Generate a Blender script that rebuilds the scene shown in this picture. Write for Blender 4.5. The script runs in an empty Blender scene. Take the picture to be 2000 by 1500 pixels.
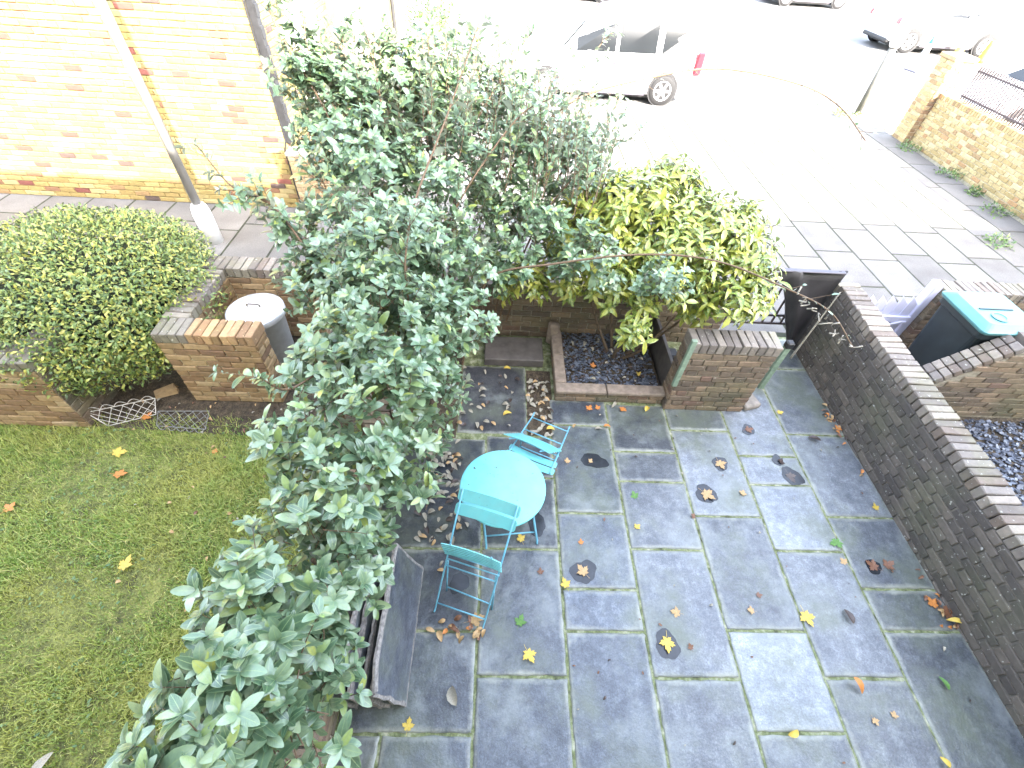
import bpy, math, random
import numpy as np
from mathutils import Matrix, Vector
R_ = math.radians
random.seed(7); rng = np.random.default_rng(7)
sc = bpy.context.scene
# ------------------------------------------------------------ camera, sky, sun, exposure
H = 3.7
cam = bpy.data.objects.new('camera', bpy.data.cameras.new('camera')); sc.collection.objects.link(cam)
def cam_axes(p, r, y):
    cy, sy = math.cos(y), math.sin(y); cr, sr = math.cos(r), math.sin(r)
    Rz = np.array([[cy, sy, 0], [-sy, cy, 0], [0, 0, 1]])
    A = np.array([[1, 0, 0], [0, -math.sin(p), -math.cos(p)], [0, math.cos(p), -math.sin(p)]])
    B = np.array([[cr, -sr, 0], [sr, cr, 0], [0, 0, 1]])
    return B @ A @ Rz
CA = cam_axes(R_(47.916), R_(4.4346), R_(-3.32))
cam.matrix_world = Matrix(((CA[0][0], -CA[1][0], -CA[2][0], 0), (CA[0][1], -CA[1][1], -CA[2][1], 0),
                           (CA[0][2], -CA[1][2], -CA[2][2], H), (0, 0, 0, 1)))
cam.data.sensor_width = 36; cam.data.lens = 892.6 / 2000 * 36
cam.data.clip_start = 0.05; cam.data.clip_end = 600
sc.camera = cam
def in_view(P):      # used only to choose WHICH leaves/bricks become single objects (the largest seen)
    c = (np.asarray(P) - np.array([0, 0, H])) @ CA.T
    z = c[:, 2]; zz = np.where(z > .1, z, 1)
    ok = (z > .1) & (abs(c[:, 0] / zz) < 1.12) & (abs(c[:, 1] / zz) < .84)
    return ok, np.linalg.norm(c, axis=1)
w = bpy.data.worlds.new('World'); sc.world = w; w.use_nodes = True
nt = w.node_tree; bg = nt.nodes['Background']
sky = nt.nodes.new('ShaderNodeTexSky'); sky.sky_type = 'NISHITA'; sky.sun_disc = False
SUN_EL, SUN_AZ = 34.5, 150.0      # azimuth clockwise from +Y: behind the house, to the right
sky.sun_elevation = R_(SUN_EL); sky.sun_rotation = R_(SUN_AZ)
sky.air_density = 1.0; sky.dust_density = 3.5; sky.ozone_density = 1.0
hs = nt.nodes.new('ShaderNodeHueSaturation'); hs.inputs['Saturation'].default_value = .62; nt.links.new(sky.outputs[0], hs.inputs['Color']); nt.links.new(hs.outputs[0], bg.inputs[0]); bg.inputs[1].default_value = 0.15
sun = bpy.data.objects.new('sun', bpy.data.lights.new('sun', 'SUN')); sc.collection.objects.link(sun)
sun.data.energy = 2.0; sun.data.angle = R_(0.5); sun.data.color = (1, .93, .82)
sd = Vector((math.sin(R_(SUN_AZ)) * math.cos(R_(SUN_EL)), math.cos(R_(SUN_AZ)) * math.cos(R_(SUN_EL)), math.sin(R_(SUN_EL))))
sun.rotation_euler = sd.to_track_quat('Z', 'Y').to_euler()
sc.view_settings.view_transform = 'Standard'; sc.view_settings.look = 'None'
sc.view_settings.exposure = 4.2; sc.view_settings.gamma = 1

# ------------------------------------------------------------ helpers
COL = sc.collection
def link(o, parent=None):
    COL.objects.link(o)
    if parent is not None: o.parent = parent
    return o
def tag(o, label=None, cat=None, group=None, kind=None):
    if label: o['label'] = label
    if cat: o['category'] = cat
    if group: o['group'] = group
    if kind: o['kind'] = kind
    return o
def thing(name, label, cat, loc=(0, 0, 0), rz=0, group=None, kind=None):
    o = bpy.data.objects.new(name, None); o.location = loc; o.rotation_euler = (0, 0, rz); o.empty_display_size = .1
    link(o); return tag(o, label, cat, group, kind)
def mesh(name, V, F, m=None, smooth=False, uv=None):
    me = bpy.data.meshes.new(name)
    V = np.asarray(V, dtype=float)
    me.from_pydata(V.tolist() if len(V) else [], [], F if isinstance(F, list) else F.tolist())
    if m is not None: me.materials.append(m)
    if smooth: me.shade_smooth()
    me.update(); return me
def fastmesh(name, V, quads, m, smooth=True, uv=None):
    """V (n,3), faces as padded list arrays of equal size"""
    me = bpy.data.meshes.new(name); V = np.asarray(V, np.float32)
    F = [np.asarray(q, np.int32) for q in quads if len(q)]
    me.vertices.add(len(V)); me.vertices.foreach_set('co', V.ravel())
    li = np.concatenate([q.ravel() for q in F]); tot = np.concatenate([np.full(len(q), q.shape[1], np.int32) for q in F])
    st = np.concatenate([[0], np.cumsum(tot)[:-1]]).astype(np.int32)
    me.loops.add(len(li)); me.loops.foreach_set('vertex_index', li)
    me.polygons.add(len(tot)); me.polygons.foreach_set('loop_start', st)
    try: me.polygons.foreach_set('loop_total', tot)
    except Exception: pass
    me.polygons.foreach_set('use_smooth', np.full(len(tot), smooth))
    if uv is not None:
        l = me.uv_layers.new(name='UVMap'); l.data.foreach_set('uv', np.asarray(uv, np.float32)[li].ravel())
    me.materials.append(m); me.update(calc_edges=True); me.validate(); return me
def obj(name, me, parent=None, loc=(0, 0, 0), rot=(0, 0, 0), scale=(1, 1, 1)):
    o = bpy.data.objects.new(name, me); o.location = loc; o.rotation_euler = rot; o.scale = scale
    return link(o, parent)
class MB:
    def __init__(s): s.V = []; s.F = []
    def add(s, V, F):
        n = len(s.V); s.V += [tuple(v) for v in V]; s.F += [tuple(i + n for i in f) for f in F]; return s
    def box(s, a, b, ch=0.0, M=None):
        x0, y0, z0 = a; x1, y1, z1 = b
        if ch <= 0:
            V = [(x0, y0, z0), (x1, y0, z0), (x1, y1, z0), (x0, y1, z0), (x0, y0, z1), (x1, y0, z1), (x1, y1, z1), (x0, y1, z1)]
            F = [(0, 3, 2, 1), (4, 5, 6, 7), (0, 1, 5, 4), (1, 2, 6, 5), (2, 3, 7, 6), (3, 0, 4, 7)]
        else:
            V, F = chbox((x0 + x1) / 2, (y0 + y1) / 2, (z0 + z1) / 2, x1 - x0, y1 - y0, z1 - z0, ch)
        if M is not None: V = [tuple(M @ Vector(v)) for v in V]
        return s.add(V, F)
    def tube(s, pts, r, n=8, r2=None, cap=True):
        P = [Vector(p) for p in pts]; V = []; F = []
        rr = r if isinstance(r, (list, tuple)) else ([r] * len(P) if r2 is None else [r + (r2 - r) * i / (len(P) - 1) for i in range(len(P))])
        up = Vector((0, 0, 1)); t0 = (P[1] - P[0]).normalized()
        a = t0.cross(up)
        if a.length < 1e-3: a = Vector((1, 0, 0))
        a.normalize()
        for i, p in enumerate(P):
            t = (P[min(i + 1, len(P) - 1)] - P[max(i - 1, 0)])
            if t.length < 1e-9: t = t0
            t.normalize(); a = (a - t * a.dot(t)); 
            if a.length < 1e-6: a = t.orthogonal()
            a.normalize(); b = t.cross(a)
            for k in range(n):
                an = 2 * math.pi * k / n; V.append(p + (a * math.cos(an) + b * math.sin(an)) * rr[i])
        for i in range(len(P) - 1):
            for k in range(n):
                k2 = (k + 1) % n; F.append((i * n + k, i * n + k2, (i + 1) * n + k2, (i + 1) * n + k))
        if cap: F.append(tuple(range(n))[::-1]); F.append(tuple((len(P) - 1) * n + k for k in range(n)))
        return s.add(V, F)
    def lathe(s, prof, n=32, c=(0, 0, 0)):
        V = []; F = []
        for r, z in prof:
            for k in range(n):
                an = 2 * math.pi * k / n; V.append((c[0] + r * math.cos(an), c[1] + r * math.sin(an), c[2] + z))
        for i in range(len(prof) - 1):
            for k in range(n):
                k2 = (k + 1) % n; F.append((i * n + k, i * n + k2, (i + 1) * n + k2, (i + 1) * n + k))
        F.append(tuple(range(n))[::-1]); F.append(tuple((len(prof) - 1) * n + k for k in range(n)))
        return s.add(V, F)
    def prism(s, poly, p0, ax, ay, az, t):
        """polygon in plane (ax,ay) extruded by t along az"""
        p0, ax, ay, az = Vector(p0), Vector(ax), Vector(ay), Vector(az); n = len(poly)
        V = [p0 + ax * x + ay * y for x, y in poly] + [p0 + ax * x + ay * y + az * t for x, y in poly]
        F = [tuple(range(n))[::-1], tuple(range(n, 2 * n))] + [(i, (i + 1) % n, n + (i + 1) % n, n + i) for i in range(n)]
        return s.add(V, F)
    def build(s, name, m, parent=None, smooth=False, **k):
        return obj(name, mesh(name, s.V, s.F, m, smooth), parent, **k)
def chbox(cx, cy, cz, lx, ly, lz, c):
    V = []; idx = {}
    hx, hy, hz = lx / 2, ly / 2, lz / 2
    for sx in (-1, 1):
        for sy in (-1, 1):
            for sz in (-1, 1):
                for k in range(3):
                    d = [hx, hy, hz]
                    for j in range(3):
                        if j != k: d[j] -= c
                    idx[(sx, sy, sz, k)] = len(V); V.append((cx + sx * d[0], cy + sy * d[1], cz + sz * d[2]))
    F = []
    g = lambda sx, sy, sz, k: idx[(sx, sy, sz, k)]
    for s_ in (-1, 1):
        q = [g(s_, -1, -1, 0), g(s_, 1, -1, 0), g(s_, 1, 1, 0), g(s_, -1, 1, 0)]; F.append(tuple(q if s_ > 0 else q[::-1]))
        q = [g(-1, s_, -1, 1), g(-1, s_, 1, 1), g(1, s_, 1, 1), g(1, s_, -1, 1)]; F.append(tuple(q if s_ > 0 else q[::-1]))
        q = [g(-1, -1, s_, 2), g(1, -1, s_, 2), g(1, 1, s_, 2), g(-1, 1, s_, 2)]; F.append(tuple(q if s_ > 0 else q[::-1]))
    for a in (-1, 1):
        for b in (-1, 1):
            F.append((g(-1, a, b, 1), g(1, a, b, 1), g(1, a, b, 2), g(-1, a, b, 2)))
            F.append((g(a, -1, b, 0), g(a, 1, b, 0), g(a, 1, b, 2), g(a, -1, b, 2)))
            F.append((g(a, b, -1, 0), g(a, b, 1, 0), g(a, b, 1, 1), g(a, b, -1, 1)))
            for d in (-1, 1): F.append((g(a, b, d, 0), g(a, b, d, 1), g(a, b, d, 2))) if d * a * b > 0 else F.append((g(a, b, d, 0), g(a, b, d, 2), g(a, b, d, 1)))
    return V, F

# ------------------------------------------------------------ materials
class NT:
    def __init__(s, name):
        s.m = bpy.data.materials.new(name); s.m.use_nodes = True; s.t = s.m.node_tree
        s.b = s.t.nodes['Principled BSDF']; s.out = s.t.nodes['Material Output']
    def n(s, ty, **k):
        x = s.t.nodes.new(ty)
        for a, b in k.items():
            if a == 'i':
                for q, v in b.items():
                    if isinstance(v, bpy.types.NodeSocket): s.t.links.new(v, x.inputs[q])
                    else: x.inputs[q].default_value = v
            else: setattr(x, a, b)
        return x
    def l(s, a, b): s.t.links.new(a, b)
    def noise(s, scale, detail=4, vec=None, rough=.55):
        x = s.n('ShaderNodeTexNoise', i={'Scale': scale, 'Detail': detail, 'Roughness': rough})
        if vec is not None: s.l(vec, x.inputs['Vector'])
        return x.outputs['Fac']
    def coord(s, k='Object'): return s.n('ShaderNodeTexCoord').outputs[k]
    def ramp(s, fac, stops, interp='LINEAR'):
        x = s.n('ShaderNodeValToRGB'); x.color_ramp.interpolation = interp; e = x.color_ramp.elements
        while len(e) < len(stops): e.new(.5)
        for k, (p, c) in enumerate(stops): e[k].position = p; e[k].color = (*c, 1) if len(c) == 3 else c
        s.l(fac, x.inputs[0]); return x.outputs[0]
    def mix(s, f, a, b, mode='MIX'):
        x = s.n('ShaderNodeMix', data_type='RGBA', blend_type=mode)
        for q, v in ((0, f), (6, a), (7, b)):
            if isinstance(v, bpy.types.NodeSocket): s.l(v, x.inputs[q])
            else: x.inputs[q].default_value = v if q == 0 else ((*v, 1) if len(v) == 3 else v)
        return x.outputs[2]
    def math(s, op, a, b=0.0, clamp=False):
        x = s.n('ShaderNodeMath', operation=op, use_clamp=clamp)
        for q, v in ((0, a), (1, b)):
            if isinstance(v, bpy.types.NodeSocket): s.l(v, x.inputs[q])
            else: x.inputs[q].default_value = v
        return x.outputs[0]
    def rnd(s):
        a = s.n('ShaderNodeObjectInfo').outputs['Random']; b = s.n('ShaderNodeNewGeometry').outputs['Random Per Island']
        return s.math('FRACT', s.math('ADD', s.math('MULTIPLY', a, 5.31), s.math('MULTIPLY', b, 7.77)))
    def col(s, c):
        if isinstance(c, bpy.types.NodeSocket): s.l(c, s.b.inputs['Base Color'])
        else: s.b.inputs['Base Color'].default_value = (*c, 1)
    def set(s, k, v):
        if isinstance(v, bpy.types.NodeSocket): s.l(v, s.b.inputs[k])
        else: s.b.inputs[k].default_value = v
    def bump(s, h, st=.3, d=.01):
        x = s.n('ShaderNodeBump', i={'Strength': st, 'Distance': d}); s.l(h, x.inputs['Height']); s.l(x.outputs[0], s.b.inputs['Normal'])
def objcol(N): return N.n('ShaderNodeObjectInfo').outputs['Color']
def simple(name, c, rough=.6, var=.25, scale=30, metal=0, bump=.15, spec=.5):
    N = NT(name); v = N.noise(scale, 5, N.coord())
    a = tuple(x * (1 - var) for x in c); b = tuple(min(1, x * (1 + var)) for x in c)
    N.col(N.ramp(v, [(.3, a), (.7, b)])); N.set('Roughness', rough); N.set('Metallic', metal); N.set('Specular IOR Level', spec)
    if bump: N.bump(v, bump, .004)
    return N.m
def brick_mat(name, stops, mortar=None, moss=(.1, .12, .05), mossamt=.2, rough=.9, weather=.5, lichen=0.0):
    N = NT(name); r = N.rnd(); geo = N.n('ShaderNodeNewGeometry').outputs['Position']
    c = N.ramp(r, stops, 'CONSTANT')
    v = N.noise(22, 6, geo, .65); c = N.mix(weather, c, N.ramp(v, [(.25, (.45, .42, .4)), (.75, (1.35, 1.3, 1.25))]), 'MULTIPLY')
    big = N.noise(1.7, 4, geo); m = N.ramp(big, [(.48, (0, 0, 0)), (.68, (mossamt,) * 3)])
    c = N.mix(m, c, moss)
    if lichen:
        lf = N.noise(38, 3, geo); c = N.mix(N.ramp(lf, [(.66, (0, 0, 0)), (.7, (lichen,) * 3)]), c, (.5, .5, .45))
    c = N.mix(1, c, objcol(N), 'MULTIPLY')
    N.col(c); N.set('Roughness', rough); N.bump(N.noise(90, 5, geo), .5, .004); return N.m
M = {}
M['yellow_brick'] = brick_mat('yellow_brick', [(0, (.22, .17, .06)), (.16, (.26, .21, .085)), (.34, (.21, .155, .055)), (.5, (.28, .23, .11)), (.68, (.235, .18, .065)), (.82, (.20, .13, .06)), (.9, (.17, .09, .05)), (.955, (.135, .045, .035)), (.985, (.06, .04, .035))], mossamt=.05, weather=.4)
M['brightened_brick'] = brick_mat('brightened_brick', [(0, (.40, .32, .16)), (.2, (.46, .38, .2)), (.45, (.36, .28, .13)), (.7, (.5, .42, .24)), (.85, (.3, .21, .11)), (.95, (.38, .24, .12))], mossamt=.15, weather=.6)  # brighter copy of the yellow brick, colour lifted for faces in shade
M['brown_brick'] = brick_mat('brown_brick', [(0, (.15, .115, .085)), (.3, (.19, .145, .10)), (.55, (.115, .09, .07)), (.75, (.22, .16, .11)), (.9, (.16, .105, .08))], mossamt=.35, lichen=.3)
M['dark_brick'] = brick_mat('dark_brick', [(0, (.085, .075, .068)), (.3, (.105, .092, .082)), (.6, (.07, .062, .058)), (.8, (.125, .108, .094))], mossamt=.25, lichen=.6)
M['cap_brick'] = brick_mat('cap_brick', [(0, (.16, .14, .125)), (.2, (.21, .185, .16)), (.4, (.13, .112, .10)), (.6, (.18, .16, .145)), (.75, (.24, .21, .18)), (.9, (.15, .12, .10))], moss=(.2, .21, .09), mossamt=.4, lichen=.75)
M['orange_brick'] = brick_mat('orange_brick', [(0, (.27, .18, .095)), (.25, (.33, .235, .13)), (.5, (.22, .14, .08)), (.75, (.36, .27, .16)), (.9, (.17, .105, .065))], mossamt=.25, weather=.6)
M['mortar_pale'] = simple('mortar_pale', (.42, .38, .28), .95, .25, 30)
M['mortar_grey'] = simple('mortar_grey', (.27, .24, .19), .95, .35, 30)
M['mortar_dark'] = simple('mortar_dark', (.11, .10, .085), .95, .5, 9)
def slate_mat():
    N = NT('slate'); g = N.n('ShaderNodeNewGeometry').outputs['Position']
    at = N.n('ShaderNodeAttribute', attribute_name='edge').outputs['Fac']
    base = N.ramp(N.noise(3.2, 6, g, .6), [(.25, (.050, .058, .072)), (.5, (.085, .095, .112)), (.75, (.135, .148, .165))])
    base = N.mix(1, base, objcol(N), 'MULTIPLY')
    md = N.noise(11, 10, g, .82); base = N.mix(.8, base, N.ramp(md, [(.3, (.5, .5, .5)), (.5, (1, 1, 1)), (.66, (2.0, 1.98, 1.9))]), 'MULTIPLY')
    fl = N.ramp(N.noise(210, 2, g), [(.69, (0, 0, 0)), (.73, (.7, .7, .7))]); base = N.mix(fl, base, (.32, .33, .31))
    sp = N.noise(85, 5, g, .75); base = N.mix(.7, base, N.ramp(sp, [(.3, (.5, .5, .5)), (.7, (1.5, 1.5, 1.5))]), 'MULTIPLY')
    gr = N.ramp(N.noise(1.6, 6, g, .65), [(.46, (0, 0, 0)), (.66, (.85, .85, .85))]); base = N.mix(gr, base, (.095, .11, .078))
    pz = N.ramp(N.noise(2.3, 7, N.n('ShaderNodeVectorMath', operation='ADD', i={0: g, 1: (7, 3, 1)}).outputs[0], .7), [(.52, (0, 0, 0)), (.68, (.62, .62, .62))]); base = N.mix(pz, base, (.20, .22, .225))
    e = N.math('MULTIPLY', at, N.math('ADD', N.noise(5, 7, g, .75), -.02)); e = N.ramp(e, [(.30, (0, 0, 0)), (.55, (.85, .85, .85))])
    base = N.mix(e, base, (.27, .28, .24)); N.col(base)
    N.set('Roughness', N.n('ShaderNodeMapRange', i={0: N.noise(4.5, 4, g), 3: .22, 4: .52}).outputs[0]); N.set('Specular IOR Level', .55)
    h = N.math('ADD', N.noise(9, 6, g), N.math('MULTIPLY', N.noise(60, 4, g), .35)); N.bump(h, .55, .016); return N.m
M['slate'] = slate_mat()
def patio_joint():
    N = NT('patio_joint'); g = N.n('ShaderNodeNewGeometry').outputs['Position']
    N.col(N.ramp(N.noise(14, 6, g, .7), [(.32, (.04, .045, .022)), (.5, (.15, .175, .08)), (.7, (.36, .36, .27))])); N.set('Roughness', .9); N.bump(N.noise(60, 4, g), .6, .01); return N.m
M['joint'] = patio_joint()
def paving_mat():
    N = NT('concrete_paving'); g = N.n('ShaderNodeNewGeometry').outputs['Position']; r = N.rnd()
    c = N.ramp(r, [(0, (.10, .094, .087)), (.5, (.13, .123, .114)), (1, (.115, .111, .108))])
    c = N.mix(.7, c, N.ramp(N.noise(2.5, 6, g), [(.3, (.75, .72, .72)), (.7, (1.2, 1.2, 1.2))]), 'MULTIPLY')
    sp = N.noise(60, 4, g); c = N.mix(.4, c, N.ramp(sp, [(.3, (.6, .6, .6)), (.7, (1.4, 1.4, 1.4))]), 'MULTIPLY')
    c = N.mix(1, c, objcol(N), 'MULTIPLY'); N.col(c); N.set('Roughness', .85); N.bump(sp, .3, .005); return N.m
M['paving'] = paving_mat()
M['paving_joint'] = simple('paving_joint', (.022, .026, .012), .95, .6, 8)
def asphalt():
    N = NT('asphalt'); g = N.n('ShaderNodeNewGeometry').outputs['Position']
    c = N.ramp(N.noise(.7, 5, g), [(.3, (.10, .098, .095)), (.7, (.14, .137, .134))]); c = N.mix(.6, c, N.ramp(N.noise(45, 4, g), [(.3, (.5, .5, .5)), (.7, (1.5, 1.5, 1.5))]), 'MULTIPLY')
    N.col(c); N.set('Roughness', .75); N.bump(N.noise(80, 3, g), .4, .01); return N.m
M['asphalt'] = asphalt()
def soil(name, a, b, c2, sc_=7):
    N = NT(name); g = N.n('ShaderNodeNewGeometry').outputs['Position']
    c = N.ramp(N.noise(sc_, 7, g, .7), [(.3, a), (.5, b), (.7, c2)]); c = N.mix(.9, c, N.ramp(N.noise(70, 6, g, .8), [(.35, (.35, .35, .35)), (.65, (1.7, 1.7, 1.6))]), 'MULTIPLY'); N.col(c); N.set('Roughness', .95); N.bump(N.noise(28, 6, g, .7), .9, .03); return N.m
M['lawn_soil'] = soil('lawn_soil', (.045, .038, .02), (.15, .165, .045), (.27, .27, .08))
M['soil'] = soil('soil', (.025, .018, .014), (.06, .045, .03), (.12, .09, .06), 14)
def leaf_mat(name, stops, under, rough=.33, rib=(.2, .3, .14), ribw=.09, edge=None, spots=None, trans=.12, sheen=None, coat=.0):
    N = NT(name); r = N.rnd(); uv = N.n('ShaderNodeUVMap').outputs[0]; sep = N.n('ShaderNodeSeparateXYZ'); N.l(uv, sep.inputs[0])
    c = N.ramp(r, stops)
    g = N.n('ShaderNodeNewGeometry').outputs['Position']
    c = N.mix(.5, c, N.ramp(N.noise(55, 4, g), [(.3, (.7, .75, .7)), (.7, (1.3, 1.25, 1.2))]), 'MULTIPLY')
    ax = N.math('ABSOLUTE', sep.outputs[0])
    if spots: c = N.mix(N.ramp(N.noise(130, 2, g), [(.53, (0, 0, 0)), (.58, (.85, .85, .85))]), c, spots)
    if edge: c = N.mix(N.ramp(ax, [(.66, (0, 0, 0)), (.95, (.75, .75, .75))]), c, edge)
    c = N.mix(N.ramp(ax, [(ribw * .5, (.8, .8, .8)), (ribw, (0, 0, 0))]), c, rib)
    v = N.math('ABSOLUTE', N.math('SINE', N.math('ADD', N.math('MULTIPLY', sep.outputs[1], 26), N.math('MULTIPLY', ax, -7))))
    c = N.mix(N.ramp(v, [(0, (.28, .28, .28)), (.18, (0, 0, 0))]), c, rib)
    bf = N.n('ShaderNodeNewGeometry').outputs['Backfacing']; c = N.mix(bf, c, under); N.col(c)
    N.set('Roughness', rough); N.set('Specular IOR Level', .6); N.set('Coat Weight', coat); N.set('Coat Roughness', .25)
    N.bump(v, .12, .002)
    tr = N.n('ShaderNodeBsdfTranslucent'); N.l(c, tr.inputs[0]); ms = N.n('ShaderNodeMixShader'); ms.inputs[0].default_value = trans
    N.l(N.b.outputs[0], ms.inputs[1]); N.l(tr.outputs[0], ms.inputs[2]); N.l(ms.outputs[0], N.out.inputs[0]); return N.m
M['silver_leaf'] = leaf_mat('silver_leaf', [(0, (.04, .09, .045)), (.25, (.085, .155, .085)), (.55, (.135, .215, .13)), (.8, (.19, .265, .165)), (.95, (.2, .29, .09)), (1, (.27, .31, .07))], (.28, .31, .25), rough=.30, rib=(.2, .28, .13), edge=(.17, .25, .13), trans=.18, coat=.5)
M['spotted_leaf'] = leaf_mat('spotted_leaf', [(0, (.06, .12, .03)), (.35, (.13, .21, .04)), (.7, (.28, .33, .05)), (1, (.44, .42, .08))], (.2, .25, .1), rough=.28, rib=(.25, .3, .08), spots=(.40, .40, .08), trans=.2, coat=.3)
M['hedge_leaf'] = leaf_mat('hedge_leaf', [(0, (.07, .13, .035)), (.4, (.13, .20, .05)), (.7, (.25, .29, .06)), (1, (.46, .42, .09))], (.12, .16, .08), rough=.42, rib=(.2, .22, .1), trans=.15)
M['weed_leaf'] = leaf_mat('weed_leaf', [(0, (.05, .12, .03)), (1, (.14, .2, .05))], (.12, .18, .08), rough=.5, trans=.2)
M['bark'] = simple('bark', (.10, .07, .045), .85, .4, 40)
M['cane'] = simple('cane', (.11, .07, .04), .7, .3, 60)
M['twig'] = simple('twig', (.3, .27, .22), .8, .3, 60)
def fallen(name, a, b, rough=.6):
    N = NT(name); g = N.coord(); c = N.ramp(N.noise(30, 5, g), [(.3, a), (.7, b)])
    c = N.mix(1, c, objcol(N), 'MULTIPLY'); N.col(c); N.set('Roughness', rough); N.bump(N.noise(60, 3, g), .3, .004); return N.m
M['leaf_yellow'] = fallen('leaf_yellow', (.42, .28, .035), (.6, .45, .09))
M['leaf_tan'] = fallen('leaf_tan', (.30, .18, .07), (.48, .33, .17))
M['leaf_orange'] = fallen('leaf_orange', (.42, .13, .03), (.55, .24, .06))
M['leaf_brown'] = fallen('leaf_brown', (.10, .045, .025), (.2, .09, .045), .4)
M['leaf_dark'] = fallen('leaf_dark', (.03, .022, .02), (.075, .05, .04), .3)
M['leaf_green'] = fallen('leaf_green', (.05, .14, .03), (.12, .24, .05))
M['leaf_pale'] = fallen('leaf_pale', (.2, .18, .14), (.36, .33, .26))
M['wet'] = simple('wet_patch', (.022, .025, .03), .2, .3, 20, bump=.03)
def paint_blue():
    N = NT('turquoise_paint'); g = N.coord()
    c = N.ramp(N.noise(9, 4, g), [(.3, (.13, .43, .46)), (.7, (.15, .49, .51))])
    chip = N.ramp(N.noise(34, 3, g), [(.69, (0, 0, 0)), (.70, (1, 1, 1))]); c = N.mix(chip, c, (.05, .04, .035)); dirt = N.ramp(N.noise(5, 7, g, .7), [(.45, (0, 0, 0)), (.75, (.45, .45, .45))]); c = N.mix(dirt, c, (.20, .36, .36)); N.col(c)
    N.set('Roughness', .38); N.bump(N.noise(120, 3, g), .08, .002); return N.m
M['blue'] = paint_blue()
M['blue_dark'] = simple('turquoise_metal', (.13, .36, .48), .4, .15, 30)
M['white_paint'] = simple('white_paint', (.74, .74, .76), .3, .03, 5, bump=0)
M['car_white'] = simple('car_white', (.66, .67, .69), .22, .02, 3, bump=0)
M['car_silver'] = simple('car_silver', (.5, .52, .55), .25, .02, 3, metal=.3, bump=0)
M['car_dark'] = simple('car_dark', (.03, .03, .05), .2, .02, 3, bump=0)
M['glass'] = simple('car_glass', (.012, .014, .016), .08, .1, 3, bump=0, spec=.22)
M['tyre'] = simple('tyre', (.009, .009, .01), .8, .2, 40)
M['rim'] = simple('rim', (.55, .56, .58), .35, .05, 10, metal=.5, bump=0)
M['red_light'] = simple('red_light', (.55, .02, .03), .15, .1, 20, bump=0)
M['clear_light'] = simple('clear_light', (.6, .62, .65), .12, .1, 20, bump=0)
M['plastic_black'] = simple('plastic_black', (.022, .022, .024), .5, .2, 20)
M['trim'] = simple('grey_trim', (.05, .045, .06), .5, .2, 20)
M['concrete'] = simple('concrete', (.24, .21, .18), .9, .3, 14, bump=.5)
M['coping'] = simple('coping', (.21, .165, .13), .85, .3, 16, bump=.4)
M['stone_dark'] = simple('stone_dark', (.085, .075, .07), .7, .3, 9, bump=.4)
M['pole'] = simple('pole_grey', (.27, .26, .25), .6, .15, 6)
M['pole_white'] = simple('pole_white', (.62, .62, .6), .5, .1, 6)
M['green_timber'] = simple('green_timber', (.20, .27, .2), .7, .25, 25)
M['pipe'] = simple('black_pipe', (.02, .02, .022), .45, .3, 20)
M['iron'] = simple('iron', (.055, .04, .04), .6, .3, 30)
M['wire'] = simple('wire', (.5, .47, .43), .5, .2, 40)
M['wire_grey'] = simple('wire_grey', (.2, .2, .19), .6, .3, 40)
M['galv'] = simple('galvanised', (.45, .47, .5), .38, .15, 12, metal=.35)
M['bin_body'] = simple('bin_body', (.014, .022, .026), .5, .2, 8)
M['bin_lid'] = simple('bin_lid', (.075, .21, .22), .35, .1, 8)
M['lilac'] = simple('white_gate', (.52, .52, .66), .45, .05, 8)
M['slate_chip'] = simple('slate_chip', (.07, .08, .105), .4, .5, 12)
M['slate_edge'] = simple('slate_edge', (.21, .195, .185), .8, .5, 45, bump=.8)
M['tarp'] = simple('black_sheet', (.028, .026, .028), .55, .3, 6, bump=.2)
M['cone_orange'] = simple('cone_pale', (.62, .5, .4), .5, .1, 8)
M['cone_base'] = simple('cone_base', (.1, .1, .13), .6, .1, 8)
M['cone_blue'] = simple('cone_blue', (.08, .3, .6), .5, .1, 8)
M['yellow'] = simple('yellow_plastic', (.75, .5, .03), .5, .1, 8)
M['render_cream'] = simple('render_cream', (.6, .55, .42), .9, .1, 4)
M['roof_tile'] = simple('roof_tile', (.12, .09, .08), .9, .3, 6)

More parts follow.
